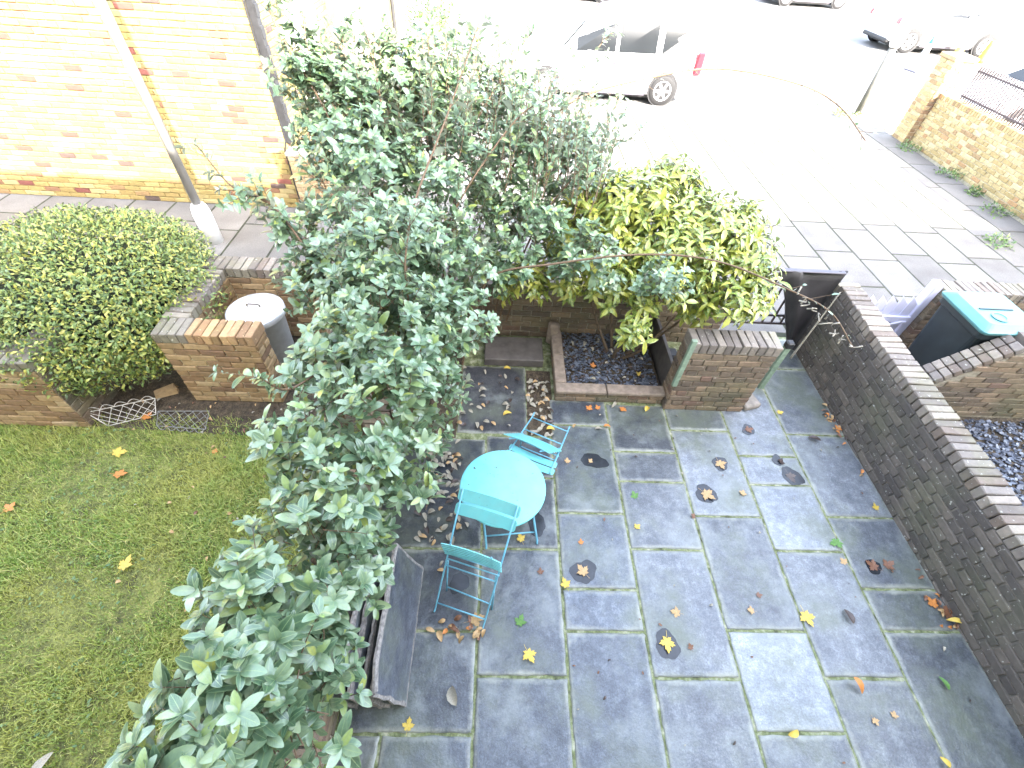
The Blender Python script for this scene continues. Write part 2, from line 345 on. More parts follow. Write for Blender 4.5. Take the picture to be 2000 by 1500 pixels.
# ------------------------------------------------------------ ground and structure
def sheet(name, x0, x1, y0, y1, z, m, n=1, parent=None):
    return tag(MB().add([(x0, y0, z), (x1, y0, z), (x1, y1, z), (x0, y1, z)], [(0, 1, 2, 3)]).build(name, m, parent), kind='structure')
sheet('ground', -300, 300, -300, 500, -.14, M['soil'])
sheet('road', -150, 260, 12.45, 300, -.10, M['asphalt'])
street = thing('pavement', None, None, kind='structure')
MB().box((-40, 4.3, -.13), (9.35, 12.3, -.005)).build('pavement_bed', M['paving_joint'], street)
def kerb(x0, x1):
    x = x0
    while x < x1:
        MB().box((x + .006, 12.3, -.13), (min(x + .9, x1) - .006, 12.44, .0), .012).build('kerb_stone', M['concrete'], street); x += .9
kerb(-3, 13.2)
cnt = 0
for k in range(-26, 9):
    X0 = 4.35 + .63 * k; off = .2 * (k % 2)
    if X0 + .62 > 9.5 or X0 < -9.2: continue
    for j in range(-3, 8):
        y0, y1 = 6.2 + .93 * j + off, 6.2 + .93 * (j + 1) + off
        y0, y1 = max(y0, 4.36), min(y1, 12.28)
        if y1 - y0 < .1 or (X0 < -3.2 and y0 > 6.9): continue
        if X0 < -3.2: y1 = min(y1, 7.0)
        s = .012
        b = MB().box((-.315 + s, -(y1 - y0) / 2 + s, -.045), (.315 - s, (y1 - y0) / 2 - s, 0), .006)
        o = b.build('paving_slab', M['paving'], street, loc=(X0 + .315, (y0 + y1) / 2, rng.uniform(-.003, .002)), rot=(rng.normal(0, .002), rng.normal(0, .002), 0))
        g = rng.uniform(.85, 1.12); o.color = (g, g, g, 1); cnt += 1
# patio
patio = thing('patio', None, None, kind='structure')
MB().box((-.97, -.4, -.12), (3.66, 4.3, -.007)).build('joint_bed', M['joint'], patio)
def patio_slab(x0, x1, y0, y1, tint):
    g = .0095; x0 += g; x1 -= g; y0 += g; y1 -= g; V = []; E_ = []; F = []
    nx, ny = max(3, int((x1 - x0) / .05)), max(3, int((y1 - y0) / .05))
    xs = np.concatenate([[0, .012], np.linspace(.035, x1 - x0 - .035, nx), [x1 - x0 - .012, x1 - x0]])
    ys = np.concatenate([[0, .012], np.linspace(.035, y1 - y0 - .035, ny), [y1 - y0 - .012, y1 - y0]])
    cx, cy = (x0 + x1) / 2, (y0 + y1) / 2; a, b_ = len(xs), len(ys)
    wob = rng.normal(0, .0022, (a, b_, 2))
    for i, x in enumerate(xs):
        for j, y in enumerate(ys):
            d = min(x, x1 - x0 - x, y, y1 - y0 - y)
            z = -.004 if d < .001 else rng.normal(0, .0005)
            ww = wob[i, j] if d < .02 else (0, 0)
            V.append((x0 + x - cx + ww[0], y0 + y - cy + ww[1], z)); E_.append(max(0, 1 - d / .07) ** .7)
    for i in range(a - 1):
        for j in range(b_ - 1): F.append((i * b_ + j, (i + 1) * b_ + j, (i + 1) * b_ + j + 1, i * b_ + j + 1))
    ring = [i * b_ for i in range(a)] + [(a - 1) * b_ + j for j in range(1, b_)] + [i * b_ + b_ - 1 for i in range(a - 2, -1, -1)] + [j for j in range(b_ - 2, 0, -1)]
    n0 = len(V)
    for r in ring: V.append((V[r][0], V[r][1], -.03)); E_.append(1)
    for k in range(len(ring)): k2 = (k + 1) % len(ring); F.append((ring[k2], ring[k], n0 + k, n0 + k2))
    me = mesh('slab', V, F, M['slate'], True)
    at = me.attributes.new('edge', 'FLOAT', 'POINT'); at.data.foreach_set('value', np.array(E_, np.float32))
    o = obj('slate_slab', me, patio, (cx, cy, rng.uniform(-.0012, .0018)), (rng.normal(0, .0015), rng.normal(0, .0015), 0))
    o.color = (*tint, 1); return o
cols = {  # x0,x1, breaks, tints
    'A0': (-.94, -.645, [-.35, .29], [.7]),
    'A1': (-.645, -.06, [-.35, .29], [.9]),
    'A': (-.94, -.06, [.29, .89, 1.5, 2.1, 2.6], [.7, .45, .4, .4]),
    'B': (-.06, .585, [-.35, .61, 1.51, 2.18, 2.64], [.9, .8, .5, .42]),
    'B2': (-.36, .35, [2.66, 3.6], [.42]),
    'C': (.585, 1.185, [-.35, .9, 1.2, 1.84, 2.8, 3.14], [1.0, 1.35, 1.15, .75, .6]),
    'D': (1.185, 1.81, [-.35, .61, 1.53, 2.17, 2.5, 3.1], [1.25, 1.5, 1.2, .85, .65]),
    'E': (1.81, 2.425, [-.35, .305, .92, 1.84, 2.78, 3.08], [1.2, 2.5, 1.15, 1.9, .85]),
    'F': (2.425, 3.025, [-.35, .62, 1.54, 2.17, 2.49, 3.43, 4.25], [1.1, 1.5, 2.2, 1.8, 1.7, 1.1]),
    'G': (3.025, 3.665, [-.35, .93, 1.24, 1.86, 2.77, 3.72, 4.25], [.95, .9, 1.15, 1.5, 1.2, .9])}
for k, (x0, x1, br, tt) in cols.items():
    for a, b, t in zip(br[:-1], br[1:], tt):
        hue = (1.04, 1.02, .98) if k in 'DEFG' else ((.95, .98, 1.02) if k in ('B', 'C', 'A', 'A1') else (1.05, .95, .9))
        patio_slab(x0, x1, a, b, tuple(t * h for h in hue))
# lawn, soil
lawn = tag(None or MB().add([(-12, -.4, -.012), (-.9, -.4, -.012), (-.9, 4.3, -.012), (-12, 4.3, -.012)], [(0, 1, 2, 3)]).build('lawn', M['lawn_soil']), kind='structure')
tag(MB().add([(-3.9, 2.62, -.004), (-.95, 2.5, -.004), (-.95, 4.1, -.004), (-3.9, 4.1, -.004)], [(0, 1, 2, 3)]).build('flower_bed', M['soil']), kind='structure')
tag(MB().box((3.9, -.4, -.13), (7.5, 3.2, -.03)).build('gravel_bed', M['soil']), kind='structure')
tag(MB().box((3.9, 3.2, -.13), (7.5, 4.3, -.02)).build('bin_yard', M['concrete']), kind='structure')

# ------------------------------------------------------------ brick walls
TV, TF = chbox(0, 0, 0, 1, 1, 1, .04)
BV = []
def brick_mesh(lx, ly, lz, m, ch=.006, key={}):
    k = (round(lx, 3), round(ly, 3), round(lz, 3), m.name)
    if k not in key:
        vs = []
        for t in range(4):
            V, F = chbox(0, 0, 0, lx, ly, lz, ch); V = np.array(V) + rng.normal(0, .0013, (len(V), 3)); vs.append(mesh('brick', V, F, m))
        key[k] = vs
    return key[k]
def lay(parent, items, limit=300):
    """items: (centre(local), rotz, (lx,ly,lz), material, tilt). Largest in the photo become single parts, the rest one joined part."""
    if not items: return
    W = parent.matrix_basis
    P = np.array([tuple(W @ Vector(i[0])) for i in items]); ok, d = in_view(P)
    order = np.lexsort((d, ~ok)); single = set(order[:limit].tolist()) if len(items) > limit else set(range(len(items)))
    rest = {}
    for n, (c, rz, s, m, tl) in enumerate(items):
        if n in single:
            o = obj('brick', random.choice(brick_mesh(*s, m)), parent, c, (tl[0], tl[1], rz + tl[2]))
        else:
            V, F = chbox(0, 0, 0, *s, .006); V = np.array(V); ca, sa = math.cos(rz), math.sin(rz)
            V2 = np.stack([V[:, 0] * ca - V[:, 1] * sa, V[:, 0] * sa + V[:, 1] * ca, V[:, 2]], 1) + np.array(c)
            b = rest.setdefault(m.name, (MB(), m)); b[0].add(V2.tolist(), F)
    for b, m in rest.values(): tag(b.build('brickwork', m, parent), kind='stuff')
def tl(a=.006): return tuple(rng.normal(0, a, 3))
def face_items(x0, x1, y, z0, z1, m, ny=-1, depth=.1, course=.075, length=.225, flemish=False, header_mod=0, prou=.004, keep=None):
    """bricks on a wall face lying in plane y=const, from x0 to x1 ; local frame"""
    out = []; nz = max(1, round((z1 - z0) / course)); ch = (z1 - z0) / nz
    for j in range(nz):
        x = x0 - ((.16875 if flemish else .1125) if j % 2 else 0)
        k = 0
        while x < x1 - .01:
            L = length if not flemish or (k % 2 == 0) else length / 2
            a, b = max(x, x0), min(x + L, x1)
            if b - a > .03:
                jt = .010
                c = ((a + b) / 2, y + (-ny) * (depth / 2) + ny * (prou + rng.uniform(-.003, .0045)), z0 + (j + .5) * ch)
                if keep is None or keep(c): out.append((c, 0, (round(b - a - jt, 3), depth, ch - jt), m, tl(.009)))
            x += L; k += 1
    return out
def side_items(y0, y1, x, z0, z1, m, nx=1, **k):
    it = face_items(y0, y1, 0, z0, z1, m, ny=-1, **k); out = []
    for c, rz, s, mm, t in it:
        out.append(((x + (c[1]) * (-nx), c[0], c[2]), math.pi / 2, s, mm, t))
    return out
def cap_items(x0, x1, yc, z, depth, m, along='x', hgt=.105, pitch=.075, over=.0):
    out = []; n = max(1, round((x1 - x0) / pitch)); p = (x1 - x0) / n
    for i in range(n):
        u = x0 + (i + .5) * p; c = (u, yc, z + hgt / 2 + rng.uniform(-.004, .006)) if along == 'x' else (yc, u, z + hgt / 2 + rng.uniform(-.004, .006))
        s = (round(p - .009, 3), depth + over, hgt) if along == 'x' else (depth + over, round(p - .009, 3), hgt)
        out.append((c, 0, s, m, tl(.016)))
    return out
# right boundary wall between the two front gardens
wr = thing('brick_wall', 'long dark weathered brick garden wall along the right of the slate patio', 'wall', (3.65, 1.2, 0))
wr.rotation_euler = (R_(3.0), 0, 0)
MB().box((.006, -1.75, -.16), (.225, 2.95, .71)).build('mortar', M['mortar_dark'], wr)
its = side_items(-1.75, 2.95, 0, -.13, .71, M['dark_brick'], nx=-1, flemish=True) + cap_items(-1.75, 2.95, .115, .712, .235, M['cap_brick'], 'y')
for n_, it in enumerate(its): pass
lay(wr, its, 300)
# bin store pier right of the planter
wp = thing('brick_pier_wall', 'short brick wall with mossy coping and green batten, between planter and garden gate', 'wall', (1.8, 3.05, 0))
MB().box((.006, .008, -.1), (.84, .215, .83)).build('mortar', M['mortar_grey'], wp)
lay(wp, face_items(0, .845, 0, 0, .825, M['brown_brick'], flemish=True) + side_items(0, .22, 0, 0, .825, M['brown_brick'], nx=-1) + cap_items(0, .85, .11, .83, .235, M['cap_brick'], hgt=.11))
MB().box((-.03, -.02, .38), (.02, .018, .99), .004).build('green_batten', M['green_timber'], wp)
st = MB().box((0, 0, 0), (.2, .2, .07), .015).build('corner_stone', M['concrete'], wp, loc=(.88, .0, 0), rot=(0, 0, .3))
gp = thing('gate_post', 'slim pale green timber gate post with dark latch, right of the mossy brick pier', 'post', (2.99, 3.42, 0))
MB().box((-.03, -.03, 0), (.03, .03, .62), .004).build('post', M['green_timber'], gp)
MB().box((-.04, -.045, .62), (.035, .03, .70), .012).build('latch', M['plastic_black'], gp)
# side wall behind planter (X 1.8) and front boundary wall
wf = thing('brick_boundary_wall', 'low brown brick wall at the street edge behind the planter, shaded by the shrubs', 'wall', (-.95, 4.12, 0))
MB().box((0, .008, -.1), (3.6, .215, .62)).build('mortar', M['mortar_grey'], wf)
lay(wf, face_items(0, 3.6, 0, 0, .62, M['brown_brick']) + cap_items(0, 3.6, .11, .625, .235, M['cap_brick']))
ws = thing('timber_board', 'weathered low timber side board of the bin recess, right of the raised planter', 'board', (1.82, 3.3, 0))
MB().box((0, 0, 0), (.035, .82, .42), .004).build('board', M['stone_dark'], ws)
MB().box((.04, .25, 0), (.19, .4, .30), .02).build('black_box', M['plastic_black'], ws)
# planter
pl = thing('raised_planter', 'low raised planter edged with stone copings and filled with slate chips under the yellow-spotted shrub', 'planter', (.64, 3.1, 0))
MB().box((.02, .03, 0), (1.14, .13, .12)).build('mortar', M['mortar_grey'], pl)
lay(pl, face_items(0.0, 1.15, .022, 0.0, .13, M['brown_brick'], course=.065, length=.22) + side_items(.03, .95, .012, 0, .13, M['brown_brick'], nx=-1, course=.065))
for a, b in ((.0, .53), (.54, 1.15)): MB().box((a, 0, .13), (b, .13, .175), .008).build('coping_stone', M['coping'], pl)
for a, b in ((.135, .55), (.555, .96)): MB().box((0, a, .13), (.12, b, .175), .008).build('coping_stone', M['coping'], pl)
MB().box((.12, .13, 0), (1.15, 1.0, .10)).build('soil_fill', M['soil'], pl)
bl = thing('stone_block', 'squat weathered stone block with a lichened face at the back left corner of the planter', 'stone', (.66, 4.02, 0))
V, F = chbox(0, 0, .15, .13, .12, .3, .03); obj('block', mesh('block', np.array(V) + rng.normal(0, .006, (24, 3)), F, M['coping']), bl)
sp_ = thing('stone_step', 'flat dark stone step below the street wall, left of the planter', 'step', (.21, 3.79, 0))
V, F = chbox(0, 0, .055, .66, .38, .11, .008); obj('slab', mesh('slab', V, F, M['stone_dark']), sp_)
# left: bin store walls
wb = thing('brick_bin_store', 'three-sided orange brick bin store with brick-on-edge coping round the round metal dustbin', 'bin store', (-3.0, 2.97, 0))
b = MB(); b.box((.01, .01, -.1), (.86, .205, .79)); b.box((.01, .215, -.1), (.205, 1.0, .79)); b.box((.01, 1.01, -.1), (1.05, 1.205, .79)); b.build('mortar', M['mortar_pale'], wb)
its = face_items(0, .87, 0, 0, .79, M['orange_brick']) + side_items(0, .215, .87, 0, .79, M['orange_brick'], nx=1) + side_items(.215, 1.0, .215, 0, .79, M['orange_brick'], nx=1)
its += face_items(.215, 1.06, 1.0, 0, .79, M['orange_brick'])
its += cap_items(0, .88, .107, .793, .23, M['cap_brick']) + cap_items(.225, .985, .107, .793, .225, M['cap_brick'], 'y') + cap_items(0, 1.07, 1.107, .793, .23, M['cap_brick'])
lay(wb, its, 300)
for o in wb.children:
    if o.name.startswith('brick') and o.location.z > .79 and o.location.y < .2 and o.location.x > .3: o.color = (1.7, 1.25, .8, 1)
# left garden wall
wl = thing('brick_garden_wall', 'low yellow-brown brick wall at the left edge of the lawn, left of the clipped hedge', 'wall', (-6.6, 2.6, 0))
b = MB(); b.box((0, .01, -.1), (2.79, .2, .76)); b.box((2.6, .2, -.1), (2.79, .6, .76)); b.build('mortar', M['mortar_pale'], wl)
its = face_items(0, 2.8, 0, 0, .76, M['orange_brick'], keep=lambda c: c[0] > 1.2) + side_items(0, .6, 2.8, 0, .76, M['brown_brick'], nx=1)
its += cap_items(1.2, 2.8, .107, .763, .23, M['cap_brick'], hgt=.1) + cap_items(.23, .6, 2.69, .763, .22, M['cap_brick'], 'y', hgt=.1)
lay(wl, its, 300)
# low boundary between lawn and patio
wd = thing('brick_kerb_wall', 'low old brick wall under the big silvery shrub between lawn and slate patio', 'wall', (-1.17, -.4, 0))
MB().box((0.008, 0, -.1), (.222, 4.5, .32)).build('mortar', M['mortar_grey'], wd)
its = side_items(0, 4.5, .23, 0, .32, M['brown_brick'], nx=1) + cap_items(0, 4.5, .115, .322, .23, M['brown_brick'], 'y', hgt=.07)
lay(wd, its, 300)
# gable wall of the opposite house
hg = thing('brick_house', 'tall sunlit yellow stock brick gable of the house across the alley, with scattered red bricks', 'house', (-3.08, 6.95, 0))
MB().box((-9.2, .012, -.1), (-.01, 10.5, 6.2)).build('mortar_wall', simple('gable_mortar', (.25, .205, .095), .95, .3, 20), hg)
its = face_items(-5.4, 0, 0, 0, 4.2, M['yellow_brick'], flemish=False, keep=lambda c: c[2] < 2.9 + .1 * c[0] + .4)
lay(hg, its, 300)
its = side_items(.0, 10, .0, 0, 3.0, M['yellow_brick'], nx=1, keep=lambda c: c[0] < 4.5)
for o in [1]:
    mb = MB()
    for c, rz, s, mm, t in its:
        V, F = chbox(0, 0, 0, s[1], s[0], s[2], .006); mb.add([(v[0] + c[0], v[1] + c[1], v[2] + c[2]) for v in V], F)
    tag(mb.build('brickwork_return', M['yellow_brick'], hg), kind='stuff')
V = [(-9.2, 0, 6.2), (0, 0, 6.2), (0, 10.5, 6.2), (-9.2, 10.5, 6.2), (-4.6, 0, 9), (-4.6, 10.5, 9)]
obj('roof', mesh('roof', V, [(0, 1, 4), (1, 2, 5, 4), (2, 3, 5), (3, 0, 4, 5)], M['roof_tile']), hg)
MB().box((0, 3.0, 0), (.14, 3.7, 4.5)).build('brick_pilaster', M['orange_brick'], hg)
MB().box((.0, 4.2, 0), (.05, 5.1, 2.3)).build('door', M['clear_light'], hg)
MB().box((.0, 1.1, .9), (.04, 2.3, 2.4)).build('window', M['render_cream'], hg)
MB().box((.041, 1.2, 1.0), (.05, 2.2, 2.3)).build('pane', M['clear_light'], hg)
MB().box((0, 5.6, 0), (.22, 7.2, 1.1)).build('porch_wall', M['brown_brick'], hg)
MB().tube([(.1, 8.3, .6), (.1, 8.3, 4.5)], .05).build('drainpipe', M['pipe'], hg)
dp = MB()
dp.box((.002, -.02, .98), (.085, .1, 6.1), .004)
for k in range(22): dp.box((.085, -.015, 1.15 + k * .21), (.1, .09, 1.28 + k * .21), .003)
dp.build('downpipe', M['pipe'], hg)
MB().tube([(-.06, -.03, .0), (-.05, -.03, .9), (.0, -.03, 1.02), (-.01, -.03, 3)], .012).build('cable', M['pipe'], hg)
wpil = thing('brick_buttress', 'low orange brick buttress with a worn cement top at the foot of the black downpipe', 'pier', (-3.04, 6.72, 0))
MB().box((.006, .006, -.1), (.494, .22, .88)).build('mortar', M['mortar_pale'], wpil)
lay(wpil, face_items(0, .5, 0, 0, .885, M['orange_brick']) + side_items(0, .225, .5, 0, .885, M['orange_brick'], nx=1))
MB().box((-.02, -.02, .886), (.52, .23, .94), .012).build('cap', M['concrete'], wpil)
# house the photograph is taken from (behind the camera)
hh = thing('terraced_house', 'unseen terraced house front behind the camera, made cream to bounce light onto the gardens', 'house', (0, -.4, 0))
MB().box((-26, -.3, -.1), (34, 0, 6.15)).build('wall', M['render_cream'], hh)  # out of view; cream finish made up to bounce light onto the garden
obj('roof', mesh('roof', [(-26, .1, 6.1), (34, .1, 6.1), (34, -5, 9.3), (-26, -5, 9.3), (34, -10, 6.1), (-26, -10, 6.1)], [(0, 1, 2, 3), (3, 2, 4, 5)], M['roof_tile']), hh)
# right: neighbour's wall with railings
wn = thing('brick_roadside_wall', 'yellow brick wall topped with dark railings on the far right of the pavement', 'wall', (9.5, 6.2, 0))
MB().box((.008, 0, -.1), (.24, 5.15, 1.0)).build('mortar', M['mortar_pale'], wn)
lay(wn, side_items(0, 5.15, 0, 0, .93, M['brightened_brick'], nx=-1, flemish=True) + cap_items(0, 5.15, .115, .932, .24, M['brightened_brick'], 'y', hgt=.1), 300)
rl = thing('railing', 'dark metal railings standing on the yellow roadside wall', 'railing', (9.62, 6.2, 1.035))
MB().box((-.02, 0, .06), (.02, 4.75, .09)).build('bottom_rail', M['iron'], rl); MB().box((-.02, 0, .5), (.02, 4.75, .53)).build('top_rail', M['iron'], rl)
bm_ = mesh('bar', *(lambda m: (m.V, m.F))(MB().tube([(0, 0, -.02), (0, 0, .6)], .015, 6)), M['iron'])
for k in range(70): obj('bar', bm_, rl, (0, .03 + k * .068, 0))
pr_ = thing('brick_gate_pier', 'square brick pier with an orange brick top at the far end of the railed wall', 'pier', (9.35, 11.36, 0))
MB().box((.008, .008, -.1), (.44, .44, 1.6)).build('mortar', M['mortar_pale'], pr_)
lay(pr_, face_items(0, .45, 0, 0, 1.6, M['orange_brick']) + side_items(0, .45, 0, 0, 1.6, M['brightened_brick'], nx=-1))
MB().box((-.03, -.03, 1.6), (.48, .48, 1.68), .01).build('cap', M['orange_brick'], pr_)
# neighbour's bin yard on the right
w3 = thing('brick_front_wall', 'mossy-topped brick front wall behind the teal-lidded wheelie bin', 'wall', (4.93, 4.1, 0))
MB().box((.008, .008, -.1), (2.6, .215, .8)).build('mortar', M['mortar_grey'], w3)
lay(w3, face_items(0, 2.6, 0, 0, .8, M['brown_brick']) + side_items(0, .22, 0, 0, .8, M['brown_brick'], nx=-1) + cap_items(0, 2.6, .11, .805, .24, M['cap_brick'], hgt=.1))
w4 = thing('brick_wing_wall', 'low lichened brick wing wall in front of the wheelie bin with its top sloping down to the long wall', 'wall', (3.9, 3.1, 0))
V = [(0, .008, -.1), (2.6, .008, -.1), (2.6, .008, .94), (1.1, .008, .94), (.4, .008, .3), (0, .008, .22)]
V += [(x, .21, z) for x, _, z in V]
obj('mortar', mesh('mortar', V, [(0, 1, 2, 3, 4, 5), (11, 10, 9, 8, 7, 6), (0, 6, 7, 1), (1, 7, 8, 2), (2, 8, 9, 3), (3, 9, 10, 4), (4, 10, 11, 5), (5, 11, 6, 0)], M['mortar_grey']), w4)
its = face_items(0, 2.6, 0, 0, .9, M['brown_brick'], keep=lambda c: c[2] + .03 < (.94 if c[0] > 1.1 else .3 + (c[0] - .4) * .914))
n_ = 12
for i in range(n_):
    for h_ in (0, 1):
        t = (i + .5) / n_; a = math.atan2(.64, .7)
        o_ = ((.4 + .7 * t - .03, .055 + .11 * h_, .3 + .64 * t + .04), 0, (.072, .10, .07), M['cap_brick'], (0, -a, 0)); its.append(o_)
its += cap_items(1.12, 2.6, .11, .945, .24, M['cap_brick'], hgt=.08)
lay(w4, its)
# wheelie bin
wbn = thing('wheelie_bin', 'dark wheelie bin with a teal lid between the brick walls of the next garden', 'bin', (5.02, 3.64, 0), 0)
def loft(rings):
    n = len(rings[0]); V = [v for r in rings for v in r]; F = []
    for i in range(len(rings) - 1):
        for k in range(n): k2 = (k + 1) % n; F.append((i * n + k, i * n + k2, (i + 1) * n + k2, (i + 1) * n + k))
    F.append(tuple(range(n))[::-1]); F.append(tuple((len(rings) - 1) * n + k for k in range(n))); return V, F
def rrect(hx, hy, z, r=.05, cy=0):
    out = []
    for sx, sy, a0 in ((1, 1, 0), (-1, 1, 90), (-1, -1, 180), (1, -1, 270)):
        for k in range(4): a = R_(a0 + 30 * k); out.append((sx * (hx - r) + r * math.cos(a), cy + sy * (hy - r) + r * math.sin(a), z))
    return out
V, F = loft([rrect(.22, .24, .06), rrect(.235, .25, .3), rrect(.275, .29, .88), rrect(.30, .315, .9), rrect(.30, .315, .96)]); obj('body', mesh('body', V, F, M['bin_body'], False), wbn)
V, F = loft([rrect(.315, .33, .965), rrect(.325, .34, .985), rrect(.325, .34, 1.0), rrect(.30, .315, 1.02, .05), rrect(.26, .27, 1.045, .05), rrect(.25, .26, 1.05)]); lid = obj('lid', mesh('lid', V, F, M['bin_lid'], False), wbn)
MB().lathe([(.07, 1.051), (.075, 1.058), (.06, 1.06), (.055, 1.053)], 20, (-.08, -.15, 0)).build('moulded_ring', M['bin_lid'], lid)
MB().box((-.2, -.03, 1.05), (.15, -.015, 1.058)).build('ridge', M['bin_body'], lid)
MB().tube([(.33, -.2, .95), (.37, -.2, .97), (.37, .25, .97), (.33, .25, .95)], .014).build('handle', M['bin_body'], wbn)
for s_ in (-1, 1): MB().lathe([(.1, -.03), (.1, .03)], 16).build('wheel', M['tyre'], wbn, loc=(.22, .27 * s_, .1), rot=(R_(90), 0, 0))
# white picket gate
pg = thing('picket_gate', 'lilac-white picket gate with saw-tooth tops between long brick wall and bin yard', 'gate', (3.98, 4.18, 0))
for k in range(7):
    MB().prism([(0, .06), (.105, .06), (.105, .66), (.0, .76)], (.02 + k * .118, 0, 0), (1, 0, 0), (0, 0, 1), (0, 1, 0), .02).build('picket', M['lilac'], pg)
MB().box((0, -.035, .42), (.86, -.002, .5), .003).build('rail', M['lilac'], pg); MB().box((0, -.035, .12), (.86, -.002, .2), .003).build('rail', M['lilac'], pg)
MB().prism([(0, .0), (.06, .0), (.8, .26), (.74, .26)], (.03, -.03, .18), (1, 0, 0), (0, 0, 1), (0, -1, 0), .02).build('brace', M['lilac'], pg)
MB().box((.845, -.02, 0), (.935, .09, .95), .006).build('gate_post', M['lilac'], pg)
# garden gate: iron railings + draped black sheet
gg = thing('iron_gate', 'low iron bar gate at the street end of the patio, half hidden by yellow-spotted shrub', 'gate', (2.45, 4.22, 0))
for z in (.26, .38, 1.0): MB().box((0, -.012, z), (1.2, .012, z + .03), .003).build('rail', M['iron'], gg)
for k in range(11): MB().box((.03 + k * .115, -.009, .26), (.05 + k * .115, .009, 1.01), .002).build('bar', M['iron'], gg)
tp = thing('black_sheet', 'black plastic sheet hanging as a tapering panel from the gate beside the right garden wall', 'sheet', (0, 0, 0))
L_ = [(2.93, 1.125), (2.99, 1.0), (3.1, .86), (3.2, .70), (3.26, .58), (3.34, .42), (3.42, .28), (3.5, .12), (3.58, .0)]
V = []; F = []; nx = 9
for i, (xl, z) in enumerate(L_):
    xr = 3.645
    for k in range(nx):
        t = k / (nx - 1); x = xl + (xr - xl) * t
        y = 4.06 - .10 * math.exp(-((t - .22) / .12) ** 2) * (1 - .1 * i) + .02 * math.sin(6 * t + i * .5) - (.05 if t == 0 else 0) * 0
        V.append((x, y, z + (.01 * math.sin(9 * t) if i == 0 else 0)))
n1 = len(V)
V += [(x, y + .02, z) for x, y, z in V]
for i in range(len(L_) - 1):
    for k in range(nx - 1):
        q = (i * nx + k, i * nx + k + 1, (i + 1) * nx + k + 1, (i + 1) * nx + k); F.append(q[::-1]); F.append(tuple(a + n1 for a in q))
    F.append((i * nx, (i + 1) * nx, (i + 1) * nx + n1, i * nx + n1)); F.append((i * nx + nx - 1 + n1, (i + 1) * nx + nx - 1 + n1, (i + 1) * nx + nx - 1, i * nx + nx - 1))
for k in range(nx - 1): F.append((k, k + 1, k + 1 + n1, k + n1))
obj('sheet', mesh('sheet', V, F, M['tarp'], True), tp)
MB().box((2.925, 4.01, 1.118), (3.61, 4.07, 1.134), .005).build('top_hem', M['trim'], tp)

# ------------------------------------------------------------ leaves
def leaf_template(wid=.5, curl=.12, fold=.12, ov=1.0, pw=.62):
    """unit length along +X, half width wid/2, normal +Z"""
    st = [0.0, .12, .34, .60, .82, .95, 1.0] if pw < .8 else [0.0, .16, .38, .62, .84, 1.0]
    V = []; UV = []; tri = []; quad = []
    prof = lambda t: math.sin(math.pi * t ** (.9 * ov)) ** pw
    rows = []
    for i, t in enumerate(st):
        z = -curl * (t - .35) ** 2 * 2 + curl * .25; hw = wid / 2 * prof(t) if 0 < t < 1 else 0
        if i in (0, len(st) - 1):
            rows.append([len(V)]); V.append((t, 0, z)); UV.append((0, t))
        else:
            rows.append([len(V), len(V) + 1, len(V) + 2])
            V += [(t, -hw, z + fold * hw * 1.6), (t, 0, z), (t, hw, z + fold * hw * 1.6)]; UV += [(-1, t), (0, t), (1, t)]
    a = rows[0][0]; r = rows[1]; tri += [(a, r[0], r[1]), (a, r[1], r[2])]
    for i in range(1, len(st) - 2):
        p, q = rows[i], rows[i + 1]; quad += [(p[0], q[0], q[1], p[1]), (p[1], q[1], q[2], p[2])]
    p = rows[-2]; e = rows[-1][0]; tri += [(p[0], e, p[1]), (p[1], e, p[2])]
    return np.array(V, float), np.array(UV, float), np.array(tri), np.array(quad)
def unit(a): return a / np.maximum(np.linalg.norm(a, axis=-1, keepdims=True), 1e-9)
class Leaves:
    def __init__(s): s.P = []; s.D = []; s.N = []; s.L = []
    def add(s, p, d, n, L): s.P.append(p); s.D.append(d); s.N.append(n); s.L.append(L)
    def build(s, parent, tmpl, mat, limit=300, name='leaf', keep=None):
        P = np.array(s.P); X = unit(np.array(s.D)); Nn = np.array(s.N); L = np.array(s.L)
        Y = unit(np.cross(Nn, X)); Z = np.cross(X, Y)
        if keep is not None:
            k = keep(P); P, X, Y, Z, L = P[k], X[k], Y[k], Z[k], L[k]
        ok, d = in_view(P + X * L[:, None] * .5); score = np.where(ok, d / L, 1e9); order = np.argsort(score)
        singles, rest = order[:limit], order[limit:]
        tm = []
        for V, UV, tr, qd in tmpl: tm.append(fastmesh(name, V, [tr, qd], mat, True, UV))
        for i in singles:
            o = bpy.data.objects.new(name, tm[i % len(tm)]); o.matrix_basis = Matrix(((X[i, 0] * L[i], Y[i, 0] * L[i], Z[i, 0] * L[i], P[i, 0]), (X[i, 1] * L[i], Y[i, 1] * L[i], Z[i, 1] * L[i], P[i, 1]), (X[i, 2] * L[i], Y[i, 2] * L[i], Z[i, 2] * L[i], P[i, 2]), (0, 0, 0, 1)))
            link(o, parent)
        VV = []; TT = []; QQ = []; UU = []; n = 0
        for k, (V, UV, tr, qd) in enumerate(tmpl):
            idx = rest[rest % len(tmpl) == k]; m = len(idx)
            if not m: continue
            wv = P[idx][:, None, :] + L[idx][:, None, None] * (V[None, :, 0:1] * X[idx][:, None, :] + V[None, :, 1:2] * Y[idx][:, None, :] + V[None, :, 2:3] * Z[idx][:, None, :])
            off = n + np.arange(m)[:, None, None] * len(V)
            VV.append(wv.reshape(-1, 3)); TT.append((tr[None] + off).reshape(-1, 3)); QQ.append((qd[None] + off).reshape(-1, 4)); UU.append(np.tile(UV, (m, 1))); n += m * len(V)
        if n:
            tag(obj('foliage', fastmesh('foliage', np.concatenate(VV), [np.concatenate(TT), np.concatenate(QQ)], mat, True, np.concatenate(UU)), parent), kind='stuff')
        print(name, parent.name, len(P))
